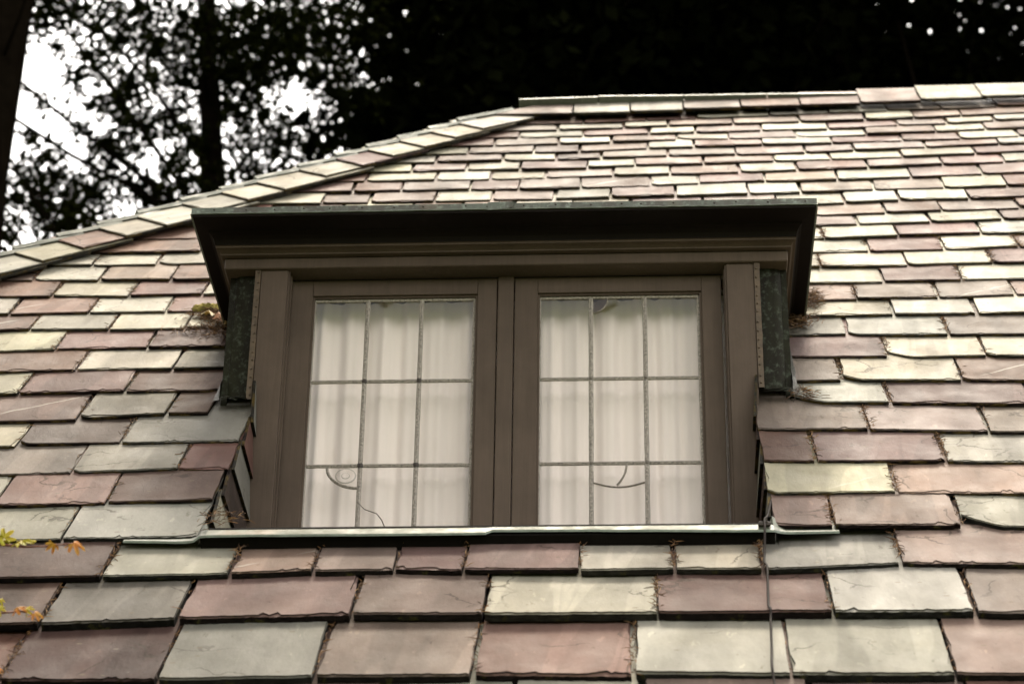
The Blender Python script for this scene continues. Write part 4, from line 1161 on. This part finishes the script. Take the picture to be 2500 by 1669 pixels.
def leaf_mat(name, a, b):
    t = NT(name); co = t.tc.outputs['Object']
    c = t.mix(t.ramp(t.noise(co, 35, 4, 0.6), [(0.4, 0.0), (0.6, 1.0)]), a, b)
    t.set(color=c, rough=0.5, spec=0.35)
    tr = t.n.new('ShaderNodeBsdfTranslucent'); t.l.new(c, tr.inputs[0])
    mx = t.n.new('ShaderNodeMixShader'); mx.inputs[0].default_value = 0.35
    t.l.new(t.p.outputs[0], mx.inputs[1]); t.l.new(tr.outputs[0], mx.inputs[2]); t.l.new(mx.outputs[0], t.out.inputs[0])
    return t.m
YEL = leaf_mat('yellow_maple_leaf', (0.46, 0.35, 0.015), (0.36, 0.35, 0.02))
ORA = leaf_mat('orange_maple_leaf', (0.50, 0.19, 0.025), (0.46, 0.28, 0.03))
TWIG = simple('red_brown_twig', (0.16, 0.055, 0.03), 0.6, 0, 0.2, 60)

for nm, u, v, col, lab, sz, fw in (
        ('dead_leaf', -0.948, 0.757, (0.58, 0.46, 0.22), 'cream coloured dead leaf in the needle drift under the left eave', 0.030, (0.3, 1, 0.2)),
        ('dead_leaf', -0.918, 0.735, (0.55, 0.30, 0.17), 'salmon brown curled dead leaf in the needle drift beside the dormer', 0.028, (1, -0.3, 0.1)),
        ('dead_leaf', -0.880, 0.655, (0.42, 0.30, 0.13), 'small tan dead leaf lowest in the needle drift against the dormer cheek', 0.018, (1, 0.4, 0.1))):
    mb = MB()
    palm_leaf(mb, (0, 0, 0), sz, fw, (0, -0.5, 1), 3, 0.9, 0, 0.75)
    o = mb.build(nm, [leaf_mat('dead_leaf_' + lab[:5], col, tuple(x * 0.7 for x in col))])
    o.location = roofp(u, v, 0.03); o.rotation_euler = (PITCH * 0.6, 0, 0)
    tag(o, lab, 'dead leaf', 'dead leaves by the dormer')

# ================================================================ trees
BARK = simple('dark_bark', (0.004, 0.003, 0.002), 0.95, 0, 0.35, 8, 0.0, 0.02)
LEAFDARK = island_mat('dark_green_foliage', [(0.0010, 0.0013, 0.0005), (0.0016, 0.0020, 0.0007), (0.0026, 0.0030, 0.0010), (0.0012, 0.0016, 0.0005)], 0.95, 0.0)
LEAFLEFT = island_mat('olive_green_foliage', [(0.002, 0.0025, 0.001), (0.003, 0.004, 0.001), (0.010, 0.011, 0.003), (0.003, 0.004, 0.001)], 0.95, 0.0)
trng = random.Random(42)

def add_leaf(V, F, p, ln, wd):
    d = Vector((trng.gauss(0, 1), trng.gauss(0, 1), trng.gauss(-0.3, 0.8)))
    if d.length < 1e-3: d = Vector((1, 0, 0))
    d.normalize()
    s_ = d.orthogonal().normalized()
    s_ = (Matrix.Rotation(trng.uniform(0, 6.28), 3, d) @ s_) * wd * 0.5
    b = len(V)
    V += [tuple(p), tuple(p + d * ln * 0.45 + s_), tuple(p + d * ln), tuple(p + d * ln * 0.45 - s_)]
    F.append((b, b + 1, b + 2, b + 3))

def limb(mb, a, b, ra, rb, bend=0.15, n=5):
    a, b = Vector(a), Vector(b)
    L = (b - a).length
    off = Vector((trng.uniform(-1, 1), trng.uniform(-1, 1), trng.uniform(-0.3, 0.6))) * L * bend
    pts = [a.lerp(b, i / n) + off * math.sin(math.pi * i / n) for i in range(n + 1)]
    mb.tube(pts, [ra + (rb - ra) * i / n for i in range(n + 1)], 7)
    return pts

def make_tree(name, label, trunk_pts, trunk_r, clumps, leaf, mat, group='trees behind the house'):
    """clumps: (centre, radius, leaves)"""
    base = Vector(trunk_pts[0])
    root = empty(name, base)
    tag(root, label, 'tree', group)
    mb = MB()
    tp = [Vector(p) - base for p in trunk_pts]
    n = len(tp)
    mb.tube(tp, [trunk_r * (1 - 0.75 * i / (n - 1)) for i in range(n)], 10)
    for c, r_, nl in clumps:
        c = Vector(c) - base
        low = [p for p in tp if p.z < c.z - 0.35 - 0.8 * math.hypot(c.x - p.x, c.y - p.y)] or tp[:1]
        st = low[-1]
        d = (c - st).length
        if nl < 200 or trng.random() < 0.6: continue
        limb(mb, st, c, min(0.028, 0.008 + 0.004 * d), 0.004)
    mb.build('trunk', [BARK], root, smooth=True)
    V, F = [], []
    for c, r_, nl in clumps:
        c = Vector(c) - base
        for _ in range(nl):
            q = Vector((trng.gauss(0, 1), trng.gauss(0, 1), trng.gauss(0, 0.85)))
            q = q.normalized() * (trng.random() ** 0.42) * r_ * 1.15
            add_leaf(V, F, c + q, leaf * trng.uniform(0.7, 1.3), leaf * 0.62 * trng.uniform(0.7, 1.3))
    mesh_obj('crown', V, F, [mat], root)
    return root

T1 = [ (-4.54,11.22,14.89,0.23), (-4.4,12.01,15.31,0.27), (-3.81,11.56,15.09,0.31), (-3.61,12.17,15.13,0.35), (-3.78,12.23,14.8,0.23), (-4.21,10.77,13.97,0.18), (-3.84,10.63,13.65,0.18), (-4.98,12.78,15.27,0.14), (-5.06,11.27,14.77,0.21), (-4.87,11.21,14.85,0.19), (-4.58,13.19,15.21,0.23), (-4.49,11.82,14.29,0.1), (-4.07,12.77,14.77,0.23), (-4.13,11.84,13.94,0.23), (-4.4,12.26,14.01,0.23), (-4.66,10.99,13.07,0.21), (-5.15,12.25,13.57,0.25), (-4.98,12.86,13.96,0.27), (-4.43,11.96,13.41,0.23), (-4.21,12.53,13.86,0.19), (-3.89,12.35,13.6,0.23), (-3.37,10.77,12.77,0.19), (-3.41,12.57,14.8,0.31), (-3.12,12.14,14.81,0.31), (-3.22,11.38,14.62,0.35), (-2.76,10.68,14.26,0.39), (-2.95,12.85,15.47,0.23), (-2.95,11.83,14.04,0.25), (-2.96,12.47,14.03,0.27), (-3.26,12.88,14.17,0.18), (-2.75,12.46,14.29,0.23), (-2.78,12.99,15.72,0.31), (-2.35,11.63,14.37,0.23), (-2.37,12.68,14.62,0.31), (-2.17,11.76,14.88,0.39), (-2.16,13.03,15.1,0.35), (-5.03,12.89,13.61,0.23), (-4.82,10.85,12.32,0.14), (-4.31,10.95,12.46,0.16), (-4.12,11.16,12.57,0.16), (-2.78,13.11,16.2,0.35), (-3.51,11.73,13.81,0.16), (-3.44,12.23,13.79,0.16), (-3.87,11.38,14.5,0.18), (-4.17,11.92,15.05,0.19), (-4.79,11.6,14.73,0.09), (-4.89,11.51,14.08,0.07), (-4.66,12.12,14.19,0.1), (-5.18,12.12,14.15,0.08), (-3.99,12.95,14.47,0.12), (-3.26,12.37,14.15,0.12), (-2.03,13.02,16.01,0.43), (-1.88,12.83,14.48,0.31), (-2.15,13.18,14.58,0.23) ]
cl = [((x, y, z), r_, int(420 * (r_ / 0.25) ** 2)) for x, y, z, r_ in T1]
# loose sprays between the clumps
for _ in range(230):
    y = trng.uniform(10.6, 13.4); d = y + 5.895
    x = 0.364 + d * trng.uniform(-0.335, -0.10); z = 1.6 + d * trng.uniform(0.58, 0.80)
    cl.append(((x, y, z), trng.uniform(0.08, 0.22), trng.randint(6, 34)))
# the crown goes on above and to the left of the picture
def outside(x, y, z, m=0.09):
    """beyond what this picture takes in of the sky (slopes from where the photographer stood)"""
    d = y + 5.895
    return (x - 0.364) / d < -0.336 - m or (z - 1.6) / d > 0.787 + m
n = 0
while n < 80:
    x, y, z = trng.uniform(-9, -1.4), trng.uniform(10, 14.5), trng.uniform(12.5, 20)
    if not outside(x, y, z): continue
    n += 1
    cl.append(((x, y, z), trng.uniform(0.3, 0.55), 260))
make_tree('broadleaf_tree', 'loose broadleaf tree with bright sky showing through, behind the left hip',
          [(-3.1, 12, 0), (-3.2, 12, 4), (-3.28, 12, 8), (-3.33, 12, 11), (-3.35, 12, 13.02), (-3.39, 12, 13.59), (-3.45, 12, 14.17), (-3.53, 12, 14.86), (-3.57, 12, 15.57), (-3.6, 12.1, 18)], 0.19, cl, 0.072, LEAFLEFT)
# leaning trunk at the left edge
cl = []
while len(cl) < 50:
    x, y, z = trng.uniform(-8.5, -3.5), trng.uniform(6.5, 10.5), trng.uniform(12, 17.5)
    if outside(x, y, z): cl.append(((x, y, z), trng.uniform(0.3, 0.55), 200))
make_tree('leaning_tree', 'dark leaning trunk at the left edge of the picture', [(-4.2, 8.5, 0), (-4.34, 8.5, 6), (-4.40, 8.5, 9.5), (-4.42, 8.5, 11.3), (-4.36, 8.5, 12.1), (-4.30, 8.5, 13.1), (-4.2, 8.5, 16.5)], 0.42, cl, 0.09, LEAFLEFT)

def dense(cx, cy, cz, rx, ry, rz, n, thr=-0.30, sc=0.55, sd=0.0, rmin=0.45, rmax=0.8, per=260):
    out = []
    tries = 0
    while len(out) < n and tries < n * 20:
        tries += 1
        q = Vector((trng.uniform(-1, 1), trng.uniform(-1, 1), trng.uniform(-1, 1)))
        if q.length > 1: continue
        p = Vector((cx + q.x * rx, cy + q.y * ry, cz + q.z * rz))
        if noise.noise(p * sc + Vector((sd, 0, 0))) < thr: continue
        out.append((p, trng.uniform(rmin, rmax), per))
    return out
straight = lambda x, y, h: [(x, y, 0), (x + .1, y, h * .3), (x + .05, y, h * .6), (x, y, h)]
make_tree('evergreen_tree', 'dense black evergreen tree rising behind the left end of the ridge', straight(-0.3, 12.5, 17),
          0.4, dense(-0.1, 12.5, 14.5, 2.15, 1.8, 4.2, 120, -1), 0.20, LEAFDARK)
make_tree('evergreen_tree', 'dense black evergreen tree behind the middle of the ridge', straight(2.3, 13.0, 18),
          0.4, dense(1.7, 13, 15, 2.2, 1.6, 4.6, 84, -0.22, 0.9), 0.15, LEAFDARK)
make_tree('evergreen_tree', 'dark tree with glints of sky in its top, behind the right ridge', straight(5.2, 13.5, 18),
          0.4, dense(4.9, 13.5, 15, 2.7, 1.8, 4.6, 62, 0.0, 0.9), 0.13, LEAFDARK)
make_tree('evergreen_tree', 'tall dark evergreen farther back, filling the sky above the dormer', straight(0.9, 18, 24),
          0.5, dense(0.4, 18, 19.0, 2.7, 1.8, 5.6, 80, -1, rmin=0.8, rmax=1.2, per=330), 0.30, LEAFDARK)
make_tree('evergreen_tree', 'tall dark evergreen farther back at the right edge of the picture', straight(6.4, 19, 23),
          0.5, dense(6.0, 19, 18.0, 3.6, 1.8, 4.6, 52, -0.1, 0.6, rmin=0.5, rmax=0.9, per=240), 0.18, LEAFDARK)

# maple whose twigs reach in front of the roof at the lower left
maple = empty('maple_tree', (-3.7, -2.6, 0))
tag(maple, 'maple with yellow and orange leaves on thin red twigs before the lower left slates', 'tree')
mo_ = Vector(maple.location)
mb = MB()
rel = lambda p: Vector(p) - mo_
mb.tube([rel((-3.7, -2.6, 0)), rel((-3.65, -2.55, 1.5)), rel((-3.5, -2.45, 3.0)), rel((-3.3, -2.3, 4.8)), rel((-2.9, -2.4, 7.5)), rel((-2.6, -2.5, 9.6))], [0.15, 0.13, 0.11, 0.09, 0.06, 0.02], 9)
for q in ((-4.8, -3.2, 8.2), (-1.2, -2.2, 8.4), (-2.2, -0.9, 8.8), (0.2, -2.9, 9.0), (-3.4, -4.2, 8.8)):
    mb.tube([rel((-3.15, -2.33, 5.6)), rel((-3.0 + (q[0] + 3.0) * .5, -2.4 + (q[1] + 2.4) * .5, 7.2)), rel(q)], [0.06, 0.04, 0.012], 7)
mb.tube([rel((-3.5, -2.45, 3.0)), rel((-2.7, -2.0, 3.55)), rel((-1.9, -1.6, 3.80)), rel((-1.35, -1.36, 3.80))], [0.05, 0.03, 0.014, 0.006], 7)
mb.tube([rel((-2.7, -2.0, 3.55)), rel((-1.9, -1.55, 3.62)), rel((-1.35, -1.36, 3.615))], [0.02, 0.010, 0.005], 7)
mb.build('trunk', [BARK], maple, smooth=True)
def twig(pts, r0=0.0030, r1=0.0008):
    m = MB(); n = len(pts)
    m.tube([rel(p) for p in pts], [r0 + (r1 - r0) * i / (n - 1) for i in range(n)], 6)
    return m.build('twig', [TWIG], maple, smooth=True)
twig([(-1.36, -1.36, 3.80), (-1.15, -1.31, 3.772), (-1.04, -1.30, 3.758), (-0.985, -1.30, 3.7525), (-0.93, -1.30, 3.7460), (-0.875, -1.30, 3.7475), (-0.840, -1.30, 3.7520), (-0.822, -1.30, 3.7535)], 0.0045)
twig([(-1.36, -1.36, 3.612), (-1.15, -1.31, 3.602), (-1.02, -1.30, 3.5965), (-0.965, -1.30, 3.5955), (-0.92, -1.30, 3.5985), (-0.895, -1.30, 3.594), (-0.879, -1.30, 3.585)], 0.0040)
for (p, sz, fw, nr, mt, curl, lob) in (
        ((-0.940, -1.305, 3.757), 0.036, (1, -0.1, 0.12), (0.1, -0.62, 0.78), YEL, 0.25, 7),
        ((-0.866, -1.305, 3.752), 0.020, (-0.2, -0.3, -1), (0.5, -0.8, 0.2), ORA, 0.8, 5),
        ((-0.826, -1.305, 3.7535), 0.028, (0.9, -0.2, -0.45), (0.2, -0.8, 0.5), ORA, 0.7, 5),
        ((-0.990, -1.305, 3.768), 0.034, (0.8, -0.1, -0.3), (0, -0.55, 0.85), YEL, 0.4, 5),
        ((-0.975, -1.305, 3.762), 0.030, (0.2, -0.2, 0.9), (0.2, -0.8, 0.5), YEL, 0.6, 5),
        ((-0.930, -1.305, 3.6035), 0.026, (0.7, -0.1, 0.25), (0, -0.7, 0.7), ORA, 0.6, 5),
        ((-0.910, -1.305, 3.5990), 0.018, (0.5, -0.1, 0.5), (0, -0.8, 0.5), YEL, 0.7, 5),
        ((-0.890, -1.305, 3.5935), 0.020, (1, -0.1, -0.4), (0, -0.75, 0.6), ORA, 0.7, 5),
        ((-0.970, -1.305, 3.606), 0.022, (0.6, -0.2, -0.4), (0, -0.8, 0.5), YEL, 0.6, 5),
        ((-0.968, -1.305, 3.625), 0.016, (0.3, -0.2, -0.8), (0.3, -0.8, 0.5), YEL, 0.6, 5),
        ((-0.955, -1.305, 3.470), 0.014, (1, -0.1, -0.2), (0, -0.7, 0.6), ORA, 0.6, 5)):
    m = MB(); palm_leaf(m, rel(p), sz, fw, nr, lob, curl)
    m.build('leaf', [mt], maple)
# unseen maple crown, spread overhead to shade the lower and left slates
m = MB(); V, F = [], []
nc = 0
while nc < 380:
    c = Vector((trng.uniform(-6.0, 2.4), trng.uniform(-4.8, 0.9), trng.uniform(6.6, 10.5)))
    if (c.z - 1.6) / (c.y + 5.895) < 1.03 and c.x > -2.6: continue      # the crown hangs above the picture
    if c.x > -2.4 and c.y < 0 and (c.z - 4.9) / -c.y < 1.0: continue
    if ((c.x + 2.3) / 4.2) ** 2 + ((c.y + 1.9) / 2.8) ** 2 > 1: continue
    nc += 1
    for _ in range(75):
        q = Vector((trng.gauss(0, 1), trng.gauss(0, 1), trng.gauss(0, 0.6))) * 0.26
        add_leaf(V, F, c + q - mo_, 0.11, 0.085)
nc = 0  # low foliage added out of view to block sky light from the lower left slates
while nc < 170:
    c = Vector((trng.uniform(-4.8, -1.2), trng.uniform(-4.2, -0.9), trng.uniform(3.0, 7.0)))
    if (c.x - 0.364) / (c.y + 5.895) > -0.336 - 0.13: continue
    if c.z < 1.148 * c.y + BASE_Z + 0.5: continue
    nc += 1
    for _ in range(70):
        q = Vector((trng.gauss(0, 1), trng.gauss(0, 1), trng.gauss(0, 0.7))) * 0.16
        add_leaf(V, F, c + q - mo_, 0.085, 0.065)
tag(mesh_obj('crown', V, F, [island_mat('autumn_shading_crown_foliage', [(0.16, 0.10, 0.03), (0.11, 0.085, 0.03), (0.20, 0.11, 0.04)], 0.7, 0.2, 0.3)], maple), kind='stuff')
